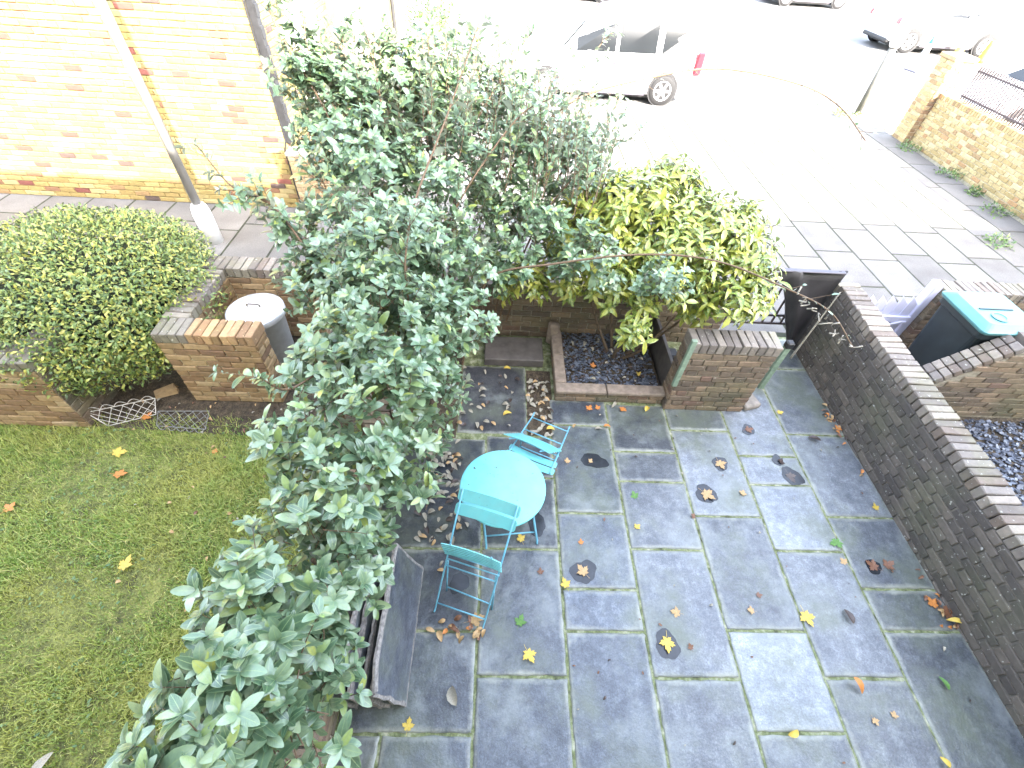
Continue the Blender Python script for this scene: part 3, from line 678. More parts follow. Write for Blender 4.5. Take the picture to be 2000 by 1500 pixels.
def rv(n=3): return rng.normal(0, 1, n)
def shoot(LV, twig, p, d, length, ll, spacing, rosette=5, start=.15, droop=.0, updn=.7, tr=.0022, szv=.34, spread=1.0):
    """a leafy shoot from p along d: alternate leaves then a rosette at the tip"""
    d = unit(d); n = max(2, int(length / .06)); pts = [p]; q = p.copy(); dd = d.copy()
    for i in range(n):
        dd = unit(dd + np.array([0, 0, -droop]) + rv() * .05); q = q + dd * (length / n); pts.append(q.copy())
    pts = np.array(pts)
    if twig is not None: twig.tube([tuple(x) for x in pts], tr * 1.4, 5, tr * .6, cap=False)
    s = start * length; k = 0; ang = rng.uniform(0, 6.28)
    def at(s):
        f = min(s / length * n, n - 1e-6); i = int(f); return pts[i] + (pts[i + 1] - pts[i]) * (f - i), unit(pts[i + 1] - pts[i])
    while s < length * .97:
        c, t = at(s); a = unit(np.cross(t, [0.3, .2, 1])); b = np.cross(t, a); ang += 2.4 + rng.normal(0, .25)
        o = a * math.cos(ang) + b * math.sin(ang); ld = unit(o * spread + t * .55 + rv() * .12)
        nn = unit(np.array([0, 0, updn]) + t * .75 + rv() * .22)
        LV.add(c, ld, nn, ll * (1 + rng.normal(0, szv)) * (.85 if s > .8 * length else 1)); s += spacing * rng.uniform(.7, 1.3)
    c, t = at(length * .999); a = unit(np.cross(t, [0.3, .2, 1])); b = np.cross(t, a)
    for k in range(rosette):
        an = ang + k * 2 * math.pi / max(rosette, 1) + rng.normal(0, .2); o = a * math.cos(an) + b * math.sin(an)
        ld = unit(o + t * rng.uniform(.15, .9)); nn = unit(t + np.array([0, 0, .4]) + rv() * .15); LV.add(c, ld, nn, ll * rng.uniform(.6, 1.1))
    return pts
def blob_shoots(LV, twig, c, r, n, ll, sl=.22, base=None, **k):
    c = np.array(c); rr = np.array(r if isinstance(r, (tuple, list)) else (r, r, r))
    for i in range(n):
        u = unit(rv()); 
        if u[2] < -.45: u[2] *= -1
        rad = rng.uniform(.42, 1.0) ** .6
        p = c + u * rr * rad; L = sl * rng.uniform(.6, 1.4)
        d = unit(u * .8 + np.array([0, 0, .75]) + rv() * .35); p0 = p - d * L * .8
        shoot(LV, twig, p0, d, L, ll, **k)
# --- the large silvery shrub
sh = thing('silvery_shrub', 'huge straggly shrub with silvery green oval leaves over the wall between lawn and patio', 'shrub', (0, 0, 0))
EB = [((-0.91, 0.14, 1.70), 0.28), ((-0.97, 0.05, 1.80), 0.12), ((-0.75, 0.07, 1.5), 0.25), ((-0.92, 0.42, 1.5), 0.34), ((-1.0, 0.33, 1.72), 0.16), ((-0.9, 0.46, 1.12), 0.25), ((-0.94, 0.85, 1.42), 0.40), ((-1.07, 0.66, 1.56), 0.25), ((-0.86, 0.98, 1.04), 0.25), ((-0.88, 1.28, 1.42), 0.40), ((-0.56, 1.46, 1.08), 0.22), ((-1.02, 1.35, 1.6), 0.25), ((-0.74, 1.78, 1.5), 0.46), ((-0.48, 2.18, 1.2), 0.28), ((-1.08, 1.94, 1.6), 0.28), ((-0.72, 2.28, 1.68), 0.46), ((-0.33, 2.51, 1.5), 0.31), ((-0.84, 2.81, 1.85), 0.5), ((-0.4, 3.1, 1.58), 0.38), ((-1.17, 2.57, 1.75), 0.28), ((-1.05, 3.54, 2.02), 0.52), ((-1.28, 3.89, 2.25), 0.36), ((-0.5, 3.78, 1.9), 0.55), ((0.14, 4.18, 1.85), 0.5), ((0.21, 3.73, 1.5), 0.45), ((-0.6, 4.51, 2.15), 0.5), ((0.62, 4.55, 1.85), 0.38), ((0.77, 3.42, 1.5), 0.3), ((1.35, 3.1, 1.52), 0.2), ((-0.15, 3.54, 1.23), 0.36), ((-1.40, 2.9, 2.0), 0.2), ((-1.5, 3.95, 2.62), .26), ((-1.25, 4.2, 2.62), .3), ((-.9, 4.45, 2.62), .3), ((-1.55, 4.1, 2.9), .14), ((-.45, 4.75, 2.6), .28), ((-1.35, 4.05, 2.45), .32), ((-.75, 4.4, 2.45), .36), ((0.0, 4.6, 2.3), .34), ((-1.1, 3.9, 2.35), .3)]
LV = Leaves(); tw = MB()
for c, r in EB:
    near = c[1] < 2.0
    if near: c = (c[0] + .035, c[1], c[2]); r *= .9
    blob_shoots(LV, tw, c, r, int(max(9, 150 * r ** 2 * (2.1 if near else 3.0))), .082 if near else .072, sl=.2, rosette=6, spacing=.021, droop=.01)
inner = [((-.92, .3, 1.1), .32), ((-.9, .9, 1.0), .36), ((-.85, 1.5, 1.0), .4), ((-.8, 2.1, 1.1), .42), ((-.8, 2.7, 1.2), .45), ((-.8, 3.3, 1.4), .5), ((-.3, 3.9, 1.3), .5), ((.3, 4.1, 1.2), .4), ((-.5, 2.9, 1.0), .35), ((-.85, 1.2, .75), .22), ((-.95, .5, .65), .3), ((-.6, 2.0, .75), .3), ((-.55, 2.6, .7), .3), ((-.9, 3.6, .9), .4), ((-1.0,4.1,1.5),.4)]
for c, r in inner: blob_shoots(LV, tw, c, r, int(200 * r ** 2) + 10, .075, sl=.2, rosette=4, spacing=.026)
canes = [[(-0.6, 2.76, 2.12), (-0.34, 3.25, 2.7), (-0.16, 3.54, 3.11)], [(0.12, 4.03, 2.09), (0.56, 4.28, 2.47), (1.1, 4.31, 2.65), (1.67, 4.26, 2.77), (2.25, 4.05, 2.75), (2.57, 3.91, 2.65), (2.77, 3.72, 2.49)], [(-0.05, 4.43, 2.1), (-0.06, 4.72, 2.7), (-0.06, 4.91, 3.0)], [(-0.05, 3.12, 1.53), (0.42, 3.03, 1.73), (1.05, 2.99, 1.87), (1.57, 2.87, 1.92), (2.03, 2.63, 1.87), (2.33, 2.51, 1.78), (2.5, 2.33, 1.62)], [(-1.23, 2.67, 1.86), (-1.5, 2.88, 2.18), (-1.7, 2.87, 2.29), (-1.87, 2.96, 2.5)], [(-1.1, 3.65, 2.22), (-1.39, 3.91, 2.71), (-1.43, 4.09, 3.0)], [(-1.26, 3.69, 2.38), (-1.59, 3.98, 2.89), (-1.63, 4.0, 3.04)], [(-0.89, 3.76, 2.19), (-0.98, 4.06, 2.73), (-1.07, 4.21, 3.0)], [(-0.52, 4.09, 2.24), (-0.63, 4.3, 2.69), (-0.66, 4.41, 2.93)], [(-0.98, 1.85, 1.68), (-1.13, 1.65, 1.76), (-1.19, 1.57, 1.95)], [(0.37, 4.38, 2.01), (0.73, 4.77, 2.65), (0.92, 4.85, 2.87)], [(0.58, 4.38, 1.89), (0.97, 4.63, 2.26), (1.08, 4.8, 2.43)], [(-0.36, 4.18, 2.06), (0.06, 4.54, 2.67), (0.21, 4.6, 2.87)], [(-1.4, 2.88, 2.0), (-1.57, 2.91, 2.2), (-1.65, 2.83, 2.26)], [(-0.57, 2.33, 1.73), (-0.57, 2.41, 2.07), (-0.53, 2.53, 2.31)], [(-0.39, 3.37, 1.87), (0.07, 3.72, 2.47), (0.35, 3.75, 2.65)], [(0.45, 3.94, 1.75), (0.87, 4.28, 2.08), (1.18, 4.38, 2.19)]]
def smooth(pts, n=8):
    P = [np.array(p, float) for p in pts]; P = [2 * P[0] - P[1]] + P + [2 * P[-1] - P[-2]]; out = []
    for i in range(1, len(P) - 2):
        for k in range(n):
            t = k / n; out.append(.5 * ((2 * P[i]) + (P[i + 1] - P[i - 1]) * t + (2 * P[i - 1] - 5 * P[i] + 4 * P[i + 1] - P[i + 2]) * t * t + (3 * P[i] - P[i - 1] - 3 * P[i + 1] + P[i + 2]) * t ** 3))
    out.append(P[-2]); return out
for ci, c in enumerate(canes):
    pts = smooth(c, 7); Lc = sum(np.linalg.norm(pts[i + 1] - pts[i]) for i in range(len(pts) - 1)); bare = ci in (1, 3)
    root = np.array(c[0]); g0 = np.array([max(-1.1, min(root[0], .6)) * .7 - .3, min(root[1], 3.9), .4])
    cb = MB(); full = smooth([g0, (g0 + root) / 2 + np.array([0, 0, .15])] + [np.array(x) for x in c], 6)
    cb.tube([tuple(p) for p in full], .0115, 7, .0042, cap=False); cb.build('cane', M['cane'], sh, True)
    s = 0
    for i in range(len(pts) - 1):
        t = unit(pts[i + 1] - pts[i]); f = i / len(pts)
        m_ = (1 if rng.random() < .4 else 0) if bare else rng.integers(2, 4)
        for q in range(m_):
            a = unit(np.cross(t, unit(rv()))); LV.add(pts[i] + (pts[i + 1] - pts[i]) * rng.random(), unit(a + t * .7), unit(t + np.array([0, 0, .6]) + rv() * .3), (.07 if not bare else .05) * rng.uniform(.7, 1.1) * (1 - .3 * f))
        if not bare and i % 3 == 1:
            a = unit(np.cross(t, unit(rv()))); shoot(LV, tw, pts[i], unit(a + t + np.array([0, 0, .3])), rng.uniform(.08, .2), .062, .024, rosette=4)
        elif bare and rng.random() < .3:
            a = unit(np.cross(t, unit(rv()))); e = pts[i] + unit(a + t) * rng.uniform(.06, .16); tw.tube([tuple(pts[i]), tuple(e)], .0025, 5, .001, cap=False); LV.add(e, unit(a + t), np.array([0, 0, 1.]), .045)
# spray of thin shoots rising at the top of the shrub
for k in range(260):
    x = rng.uniform(-1.5, 1.0); b0 = np.array([x, rng.uniform(3.6, 4.9), 2.25 - .35 * abs(x + .4) + rng.uniform(-.15, .1)])
    shoot(LV, tw, b0, np.array([rng.normal(0, .2), .35 + rng.normal(0, .2), 1.]), rng.uniform(.35, .8), .068, .032, rosette=4, tr=.003, spread=.8)
tm = [leaf_template(.46, .18, .10), leaf_template(.42, .04, .16), leaf_template(.5, .26, .05)]
LV.build(sh, tm, M['silver_leaf'], 300)
tag(tw.build('twigs', M['cane'], sh, True), kind='stuff')
st_ = [[(-1.05, .4, 0), (-1.0, .5, .7), (-.9, .6, 1.3)], [(-1.05, 1.1, 0), (-.95, 1.0, .7), (-.9, .9, 1.3)], [(-1.0, 1.9, 0), (-.9, 1.8, .7), (-.8, 1.7, 1.4)], [(-1.0, 2.6, 0), (-.8, 2.6, .8), (-.7, 2.5, 1.5)], [(-.9, 3.2, 0), (-.8, 3.1, .8), (-.9, 3.1, 1.6)], [(-.8, 3.7, 0), (-.5, 3.8, .9), (-.4, 3.9, 1.8)], [(-.7, 3.8, 0), (0, 3.9, .9), (.3, 4.0, 1.7)], [(-.8, 3.6, 0), (-1.0, 3.7, 1.0), (-1.1, 3.8, 1.9)]]
for s in st_:
    MB().tube([tuple(p) for p in smooth(s, 5)], .032, 8, .012).build('stem', M['bark'], sh, True)
L5 = [(2.66, 2.93, .93), (2.58, 2.83, 1.3), (2.52, 2.75, 1.78)]
MB().tube([tuple(p) for p in smooth(L5, 5)], .009, 6, .004).build('cane', M['twig'], sh, True)
for q in range(16):
    a = np.array([2.1, 2.6, 1.86]) + (np.array([2.5, 2.33, 1.62]) - np.array([2.1, 2.6, 1.86])) * q / 15; MB().tube([tuple(a), tuple(a + unit(rv()) * .03), tuple(a + unit(rv()) * .055)], .003, 5, .006).build('bud_twig', M['twig'], sh, True)
# --- yellow spotted shrub
au = thing('spotted_shrub', 'dense evergreen shrub with long pointed yellow-spotted leaves above the slate-chip planter', 'shrub', (0, 0, 0))
LA = Leaves(); ta = MB()
AB = [((1.32, 4.06, 1.5), 0.46), ((1.96, 3.86, 1.5), 0.42), ((1.72, 4.36, 1.58), 0.37), ((2.2, 3.6, 1.42), 0.29), ((0.87, 4.32, 1.48), 0.33), ((1.51, 3.45, 1.25), 0.31), ((1.27, 3.12, 1.0), 0.13), ((2.08, 3.28, 1.22), 0.24), ((2.33, 3.38, 1.32), 0.18), ((0.63, 3.78, 1.15), 0.28), ((1.1, 3.6, 1.15), 0.28), ((0.24, 3.7, 1.03), 0.22), ((1.5, 3.9, 1.0), .4), ((2.0, 3.7, 1.05), .32), ((1.7, 3.7, 1.45), .4), ((1.15, 3.9, 1.25), .35), ((2.35, 3.75, 1.4), .25), ((1.62, 4.45, 1.75), .28), ((2.3, 3.95, 1.62), .22), ((1.0, 4.1, 1.55), .36), ((.75, 4.0, 1.38), .3), ((1.25, 4.35, 1.65), .3)]
for c, r in AB:
    n = int(max(18, 520 * r ** 2)); r = r * 1.12; c = np.array(c)
    for i in range(n):
        u = unit(rv()); u[2] = abs(u[2]) if u[2] < -.5 else u[2]; p = c + u * r * rng.uniform(.5, 1.0) ** .6
        d = unit(u + np.array([0, 0, .5]) + rv() * .3); L = .14
        p0 = p - d * L; pts = [p0, p]; ta.tube([tuple(p0), tuple(p)], .004, 5, .003, cap=False)
        a = unit(np.cross(d, [.3, .1, 1])); b = np.cross(d, a); an0 = rng.uniform(0, 6)
        for q in range(3):
            for h in range(3):
                an = an0 + q * .9 + h * 2.09; o = a * math.cos(an) + b * math.sin(an); cc = p - d * (.05 * q)
                ld = unit(o + d * (.5 - .15 * q) + np.array([0, 0, -.35])); LA.add(cc, ld, unit(d + np.array([0, 0, .7]) + rv() * .15), .12 * rng.uniform(.7, 1.15))
LA.build(au, [leaf_template(.34, .3, .2, .95, .95), leaf_template(.3, .45, .15, .95, .95), leaf_template(.36, .15, .25, 1, .95)], M['spotted_leaf'], 300)
tag(ta.build('twigs', M['bark'], au, True), kind='stuff')
for s in [[(1.35, 3.85, .08), (1.25, 3.9, .6), (1.2, 4.0, 1.2)], [(1.4, 3.8, .08), (1.5, 3.9, .5), (1.7, 3.9, 1.2)], [(1.45, 3.75, .08), (1.8, 3.7, .5), (2.1, 3.6, 1.1)], [(1.3, 3.8, .08), (1.1, 3.8, .5), (.8, 4.0, 1.2)], [(1.42, 3.7, .08), (1.6, 3.6, .35), (1.75, 3.5, .9)], [(1.5, 3.9, .08), (1.65, 3.85, .6), (1.7, 4.2, 1.3)], [(1.33, 3.7, .08), (1.3, 3.5, .5), (1.35, 3.3, 1.0)]]:
    MB().tube([tuple(p) for p in smooth(s, 5)], .02, 8, .01).build('stem', M['bark'], au, True)
# --- clipped hedge
hd = thing('clipped_hedge', 'big dome-clipped green and yellow hedge bush at the left, beside the brick bin store', 'hedge', (-3.93, 3.69, 0))
LH = Leaves(); n = 32000
# superellipsoid surface, rounded box
U = unit(rng.normal(0, 1, (n * 2, 3))); U = U[U[:, 2] > -.55][:n]
pw = 2.2; k_ = (np.abs(U) ** pw).sum(1) ** (-1 / pw); S = U * k_[:, None]
rad = rng.uniform(.78, 1.02, (n, 1)) + (.035 * np.sin(S[:, :1] * 7 + 1) * np.cos(S[:, 1:2] * 6))
ext = np.array([1.14, 1.03, .70]); PH = S * rad * ext + np.array([0, 0, .72]); NH = unit(U / ext)
PH[:, 1] -= .06 * (PH[:, 2] < .9)

dirs = unit(NH * .5 + rng.normal(0, .7, (n, 3)) + np.array([0, 0, .05])); nn = unit(NH + np.array([0, 0, .4]) + rng.normal(0, .35, (n, 3)))
for i in range(n): LH.add(PH[i], dirs[i], nn[i], np.clip(.042 * rng.uniform(.65, 1.35), 0, 1))
LH.build(hd, [leaf_template(.42, .2, .15, 1, .9), leaf_template(.36, .35, .2, 1, .9)], M['hedge_leaf'], 300)
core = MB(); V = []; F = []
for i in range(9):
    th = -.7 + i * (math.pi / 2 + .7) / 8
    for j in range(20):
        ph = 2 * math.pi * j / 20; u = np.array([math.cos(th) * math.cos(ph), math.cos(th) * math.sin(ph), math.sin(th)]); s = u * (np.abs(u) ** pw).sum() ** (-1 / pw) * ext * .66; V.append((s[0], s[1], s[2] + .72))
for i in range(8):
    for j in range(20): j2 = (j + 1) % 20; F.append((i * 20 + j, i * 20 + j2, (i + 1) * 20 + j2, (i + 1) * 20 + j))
obj('shade_core', mesh('inner', V, F, simple('shade_core', (.02, .026, .012), 1, .5, 25, bump=1)), hd)  # near-black solid, colour stands in for the shade deep inside the hedge
for k in range(7): MB().tube([(-.9 + k * .3, -.1 + .1 * (k % 3), 0), (-.9 + k * .31, -.15, .35), (-.9 + k * .33, -.1, .7)], .02, 7, .012).build('stem', M['bark'], hd, True)
# --- weeds / small bush in the street
def weed(name, label, cat, loc, r, n, ll, mat='weed_leaf', flat=.5, group=None):
    t = thing(name, label, cat, loc, group=group); L = Leaves()
    for i in range(n):
        u = unit(rv()); u[2] = abs(u[2]); p = u * np.array([r[0], r[1], r[2]]) * rng.uniform(.3, 1); L.add(p, unit(u + rv() * .6), unit(u + np.array([0, 0, .5])), ll * rng.uniform(.6, 1.3))
    L.build(t, [leaf_template(.4, .2, .15)], M[mat], 0); 
    return t
bs = weed('round_bush', 'small bright green bush on the far side of the alley beyond the house corner', 'bush', (-2.35, 18.6, 0), (.95, .8, 1.5), 1500, .12)
for i, (x, y, r, lb) in enumerate([(9.25, 11.0, .25, 'weed tuft at the far foot of the roadside wall'), (9.3, 9.6, .28, 'spreading weed at the middle of the roadside wall foot'), (9.25, 8.75, .16, 'small weed growing from the joint below the roadside wall'), (9.15, 8.0, .3, 'large green weed clump nearest along the roadside wall'), (8.35, 6.9, .25, 'pale weeds spreading over the broken paving at the right edge')]):
    weed('weed', lb, 'weed', (x, y, 0), (r, r, .14), 130, .06)
weed('leaf_pile', 'drift of yellow leaves round the foot of the pale street post', 'leaves', (9.05, 13.45, -.09), (.45, .3, .12), 160, .08, 'spotted_leaf')

# grass
def grass():
    n = 170000; X = rng.uniform(-5.2, -1.0, n); Y = rng.uniform(-.2, 2.75, n)
    pat = np.sin(X * 3.1 + Y * 1.3) + np.sin(Y * 4.7 - X * 2.2) + np.sin(X * 9 + 2 * Y) * .5 + np.sin(7 * Y + X) * .4
    keep = rng.random(n) < np.clip(.60 + .26 * pat, .25, 1) * np.clip((2.8 - Y) / .5, .25, 1); X, Y, pat = X[keep], Y[keep], pat[keep]; n = len(X)
    a = rng.uniform(0, 6.28, n); h = rng.uniform(.014, .05, n) * (1 + .9 * (rng.random(n) < .06)) * np.clip(1 + .2 * pat, .6, 1.5); lean = rng.uniform(.2, 1.5, n); wdt = rng.uniform(.0014, .0032, n)
    dx, dy = np.cos(a), np.sin(a); px, py = -dy, dx
    B = np.stack([X, Y, np.full(n, -.012)], 1); D = np.stack([dx, dy, np.zeros(n)], 1); Pp = np.stack([px, py, np.zeros(n)], 1)
    v0 = B - Pp * wdt[:, None]; v1 = B + Pp * wdt[:, None]; mid = B + D * (lean * h * .35)[:, None] + np.array([0, 0, 1]) * (h * .7)[:, None]
    v2 = mid + Pp * (wdt * .8)[:, None]; v3 = mid - Pp * (wdt * .8)[:, None]; v4 = B + D * (lean * h)[:, None] + np.array([0, 0, 1]) * (h * .95)[:, None]
    V = np.stack([v0, v1, v2, v3, v4], 1).reshape(-1, 3); o = np.arange(n)[:, None] * 5
    N = NT('grass'); r = N.rnd(); g = N.n('ShaderNodeNewGeometry').outputs['Position']
    c = N.ramp(r, [(0, (.07, .145, .02)), (.4, (.15, .25, .035)), (.75, (.27, .34, .055)), (1, (.46, .42, .16))]); c = N.mix(N.ramp(N.noise(1.6, 4, g), [(.42, (0, 0, 0)), (.62, (.7, .7, .7))]), c, (.34, .33, .07)); N.col(c); N.set('Roughness', .6)
    tag(obj('grass', fastmesh('grass', V, [o + np.array([[3, 2, 4]]), o + np.array([[0, 1, 2, 3]])], N.m, False)), 'short patchy moss and grass of the small front lawn', 'grass', kind='stuff')
grass()
# clover-like small leaves in lawn
LC = Leaves()
for i in range(2600):
    x, y = rng.uniform(-5, -1.1), rng.uniform(0, 2.7)
    if math.sin(x * 5 + y * 3) + math.sin(y * 7 - x * 4) + rng.normal(0, .5) < .3: continue
    a = rng.uniform(0, 6.28); LC.add(np.array([x, y, rng.uniform(0, .02)]), np.array([math.cos(a), math.sin(a), .3]), np.array([0, 0, 1.]) + rv() * .3, rng.uniform(.015, .035))
wl_ = thing('lawn_weeds', 'small round-leaved weeds scattered through the lawn grass', 'weeds', kind='stuff'); LC.build(wl_, [leaf_template(.6, .1, .1)], M['weed_leaf'], 0)

# slate chips
def chips(name, label, x0, x1, y0, y1, z, n, sz, parent=None):
    mb = MB()
    for i in range(n):
        s = sz * rng.uniform(.5, 1.4); x, y = rng.uniform(x0, x1), rng.uniform(y0, y1); k = 5; a0 = rng.uniform(0, 6); R3 = Matrix.Rotation(rng.normal(0, .28), 3, 'X') @ Matrix.Rotation(rng.normal(0, .28), 3, 'Y')
        ring = [(math.cos(a0 + 6.283 * q / k) * s * rng.uniform(.5, 1), math.sin(a0 + 6.283 * q / k) * s * rng.uniform(.3, .8)) for q in range(k)]; zz = z + rng.uniform(0, .02)
        V = [tuple(R3 @ Vector((a, b, 0)) + Vector((x, y, zz))) for a, b in ring] + [tuple(R3 @ Vector((a * .9, b * .9, .007)) + Vector((x, y, zz))) for a, b in ring]
        mb.add(V, [tuple(range(k, 2 * k))] + [(q, (q + 1) % k, k + (q + 1) % k, k + q) for q in range(k)])
    N = NT('chips_' + name); r = N.rnd(); N.col(N.ramp(r, [(0, (.035, .04, .055)), (.5, (.08, .09, .12)), (1, (.15, .17, .21))])); N.set('Roughness', .35)
    return tag(mb.build(name, N.m, parent), label, 'stones' if label else None, kind='stuff')
chips('slate_chips', 'blue-grey slate chippings covering the bed beyond the long right wall', 3.92, 6.4, .9, 3.05, -.03, 5200, .032)
chips('slate_mulch', None, .14, 1.12, .15, .98, .10, 1500, .022, pl)

# ------------------------------------------------------------ furniture
def slat(mb, a, b, wv, t, bow=0, up=(0, 0, 1), n=8):
    """board from a to b (vectors), width vector wv, thickness t, rounded ends"""
    a, b, wv = Vector(a), Vector(b), Vector(wv); L = (b - a); ax = L.normalized(); ay = wv.normalized(); az = ax.cross(ay).normalized(); W = wv.length; LL = L.length
    r = min(W * .35, .02); P = []
    for cx, cy, a0 in ((LL - r, W - r, 0), (r, W - r, 90), (r, r, 180), (LL - r, r, 270)):
        for k in range(4): an = R_(a0 + 30 * k); P.append((cx + r * math.cos(an), cy + r * math.sin(an)))
    # subdivide along length through strips for bow
    V = []; xs = [LL * i / n for i in range(n + 1)]
    def lim(x):
        if x < r: q = r - math.sqrt(max(0, r * r - (r - x) ** 2)); return q, W - q
        if x > LL - r: q = r - math.sqrt(max(0, r * r - (x - LL + r) ** 2)); return q, W - q
        return 0, W
    xs = [0, r * .3, r] + [r + (LL - 2 * r) * i / n for i in range(1, n)] + [LL - r, LL - r * .3, LL]
    for x in xs:
        y0, y1 = lim(x); z = -bow * (1 - (2 * x / LL - 1) ** 2)
        for y, zz in ((y0, 0), (y1, 0), (y1, t), (y0, t)): V.append(a + ax * x + ay * y + az * (z + zz))
    F = [(0, 1, 2, 3)]
    for i in range(len(xs) - 1):
        for k in range(4): k2 = (k + 1) % 4; F.append((i * 4 + k, (i + 1) * 4 + k, (i + 1) * 4 + k2, i * 4 + k2))
    m = (len(xs) - 1) * 4; F.append((m + 3, m + 2, m + 1, m)); mb.add(V, F); return mb
tb = thing('bistro_table', 'round turquoise metal bistro table with chipped paint on the slate patio', 'table', (.09, 1.68, 0))
MB().lathe([(.30, .694), (.312, .696), (.316, .705), (.314, .714), (.308, .7165), (.0001, .7165)], 64).build('tabletop', M['blue'], tb, True)
for s, (f0, f1, t0, t1) in enumerate([((-.11, -.15, 0), (.31, -.10, 0), (-.18, .10, .69), (.18, .12, .69)), ((-.16, .19, 0), (.24, .22, 0), (-.17, -.14, .69), (.19, -.12, .69))]):
    f0, f1, t0, t1 = map(Vector, (f0, f1, t0, t1))
    mb = MB(); mb.tube([f0 + Vector((0, -.03 if s == 0 else .03, .006)), f0 + Vector((0, 0, .02)), t0], .009); mb.build('leg', M['blue_dark'], tb, True)
    mb = MB(); mb.tube([f1 + Vector((0, -.03 if s == 0 else .03, .006)), f1 + Vector((0, 0, .02)), t1], .009); mb.build('leg', M['blue_dark'], tb, True)
    MB().tube([f0.lerp(t0, .15), f1.lerp(t1, .15)], .007).build('crossbar', M['blue_dark'], tb, True)
def chair(label, FL, FR, TL, TR, GL, GR, seat_t, seat_dir, seat_dep, pv, group):
    """long frame FL->TL, FR->TR with backrest; front frame GL/GR crossing at parameter pv; seat hinged at seat_t"""
    c = thing('folding_chair', label, 'chair', tuple((Vector(FL) + Vector(FR)) / 2), group=group); O = c.location.copy()
    FL, FR, TL, TR, GL, GR = [Vector(p) - O for p in (FL, FR, TL, TR, GL, GR)]; u = (FR - FL).normalized()
    for F_, T_ in ((FL, TL), (FR, TR)):
        back = (T_ - F_).normalized(); foot = F_ + Vector((0, 0, .008))
        MB().tube([foot - Vector((back.x, back.y, 0)) * .03, foot, F_.lerp(T_, .06), F_.lerp(T_, .5), T_], .0065, 8).build('long_leg', M['blue_dark'], c, True)
    PL, PR = FL.lerp(TL, pv) + u * .012, FR.lerp(TR, pv) - u * .012
    for G_, P_ in ((GL, PL), (GR, PR)):
        MB().tube([G_ + Vector((0, 0, .008)) + (G_ - P_).normalized() * .0 + Vector((0, .02, 0)), G_ + Vector((0, 0, .008)), P_], .0065, 8).build('short_leg', M['blue_dark'], c, True)
    for a in (.07, .40): MB().tube([FL.lerp(TL, a), FR.lerp(TR, a)], .0055).build('crossbar', M['blue_dark'], c, True)
    MB().tube([GL.lerp(PL, .15), GR.lerp(PR, .15)], .0055).build('crossbar', M['blue_dark'], c, True)
    v = (TL - FL).normalized(); Lf = (TL - FL).length; n = u.cross(v)
    for a, wd in ((1 - .215 / Lf, .095), (1 - .10 / Lf, .095)):
        p = FL.lerp(TL, a) - u * .025 - n * .012; q = FR.lerp(TR, a) + u * .025 - n * .012
        slat(MB(), p, q, v * wd, .003, bow=.012).build('back_board', M['blue'], c, False)
    sdv = Vector(seat_dir).normalized(); S0, S1 = FL.lerp(TL, seat_t), FR.lerp(TR, seat_t); ns = u.cross(sdv)
    for side in (0, 1):
        e = S0 + u * .05 if side == 0 else S1 - u * .05
        MB().tube([e, e + sdv * seat_dep], .006).build('seat_rail', M['blue_dark'], c, True)
    ws = seat_dep / 6.2
    for k in range(6):
        o = sdv * (k * seat_dep / 6) ; s = MB(); slat(s, S0 - u * .02 + o - ns * (-.008), S1 + u * .02 + o - ns * (-.008), sdv * ws * .70, .007, bow=-.014 if ns.z > 0 else .014).build('seat_slat', M['blue'], c)
    MB().tube([S0 - sdv * .02, S1 - sdv * .02], .0055).build('seat_bar', M['blue_dark'], c, True); MB().tube([S0 + Vector((0, -.03, -.03)), S1 + Vector((0, -.03, -.03))], .0055).build('seat_bar', M['blue_dark'], c, True)
    return c
chair('turquoise folding bistro chair nearest the camera, leaning half folded against the round table', (-.385, 1.03, 0), (-.02, .92, 0), (-.186, 1.533, .93), (.184, 1.417, .93), (-.312, 1.17, 0), (.04, 1.04, 0), .50, (-.05, -.12, .99), .27, .44, 'turquoise folding chairs at the round table')
chair('turquoise folding bistro chair behind the table with its legs pointing at the planter', (.728, 2.61, .19), (.394, 2.767, .19), (.46, 1.87, .60), (.12, 2.03, .60), (.60, 2.35, 0), (.27, 2.5, 0), .56, (-.47, -.52, .66), .30, .50, 'turquoise folding chairs at the round table')
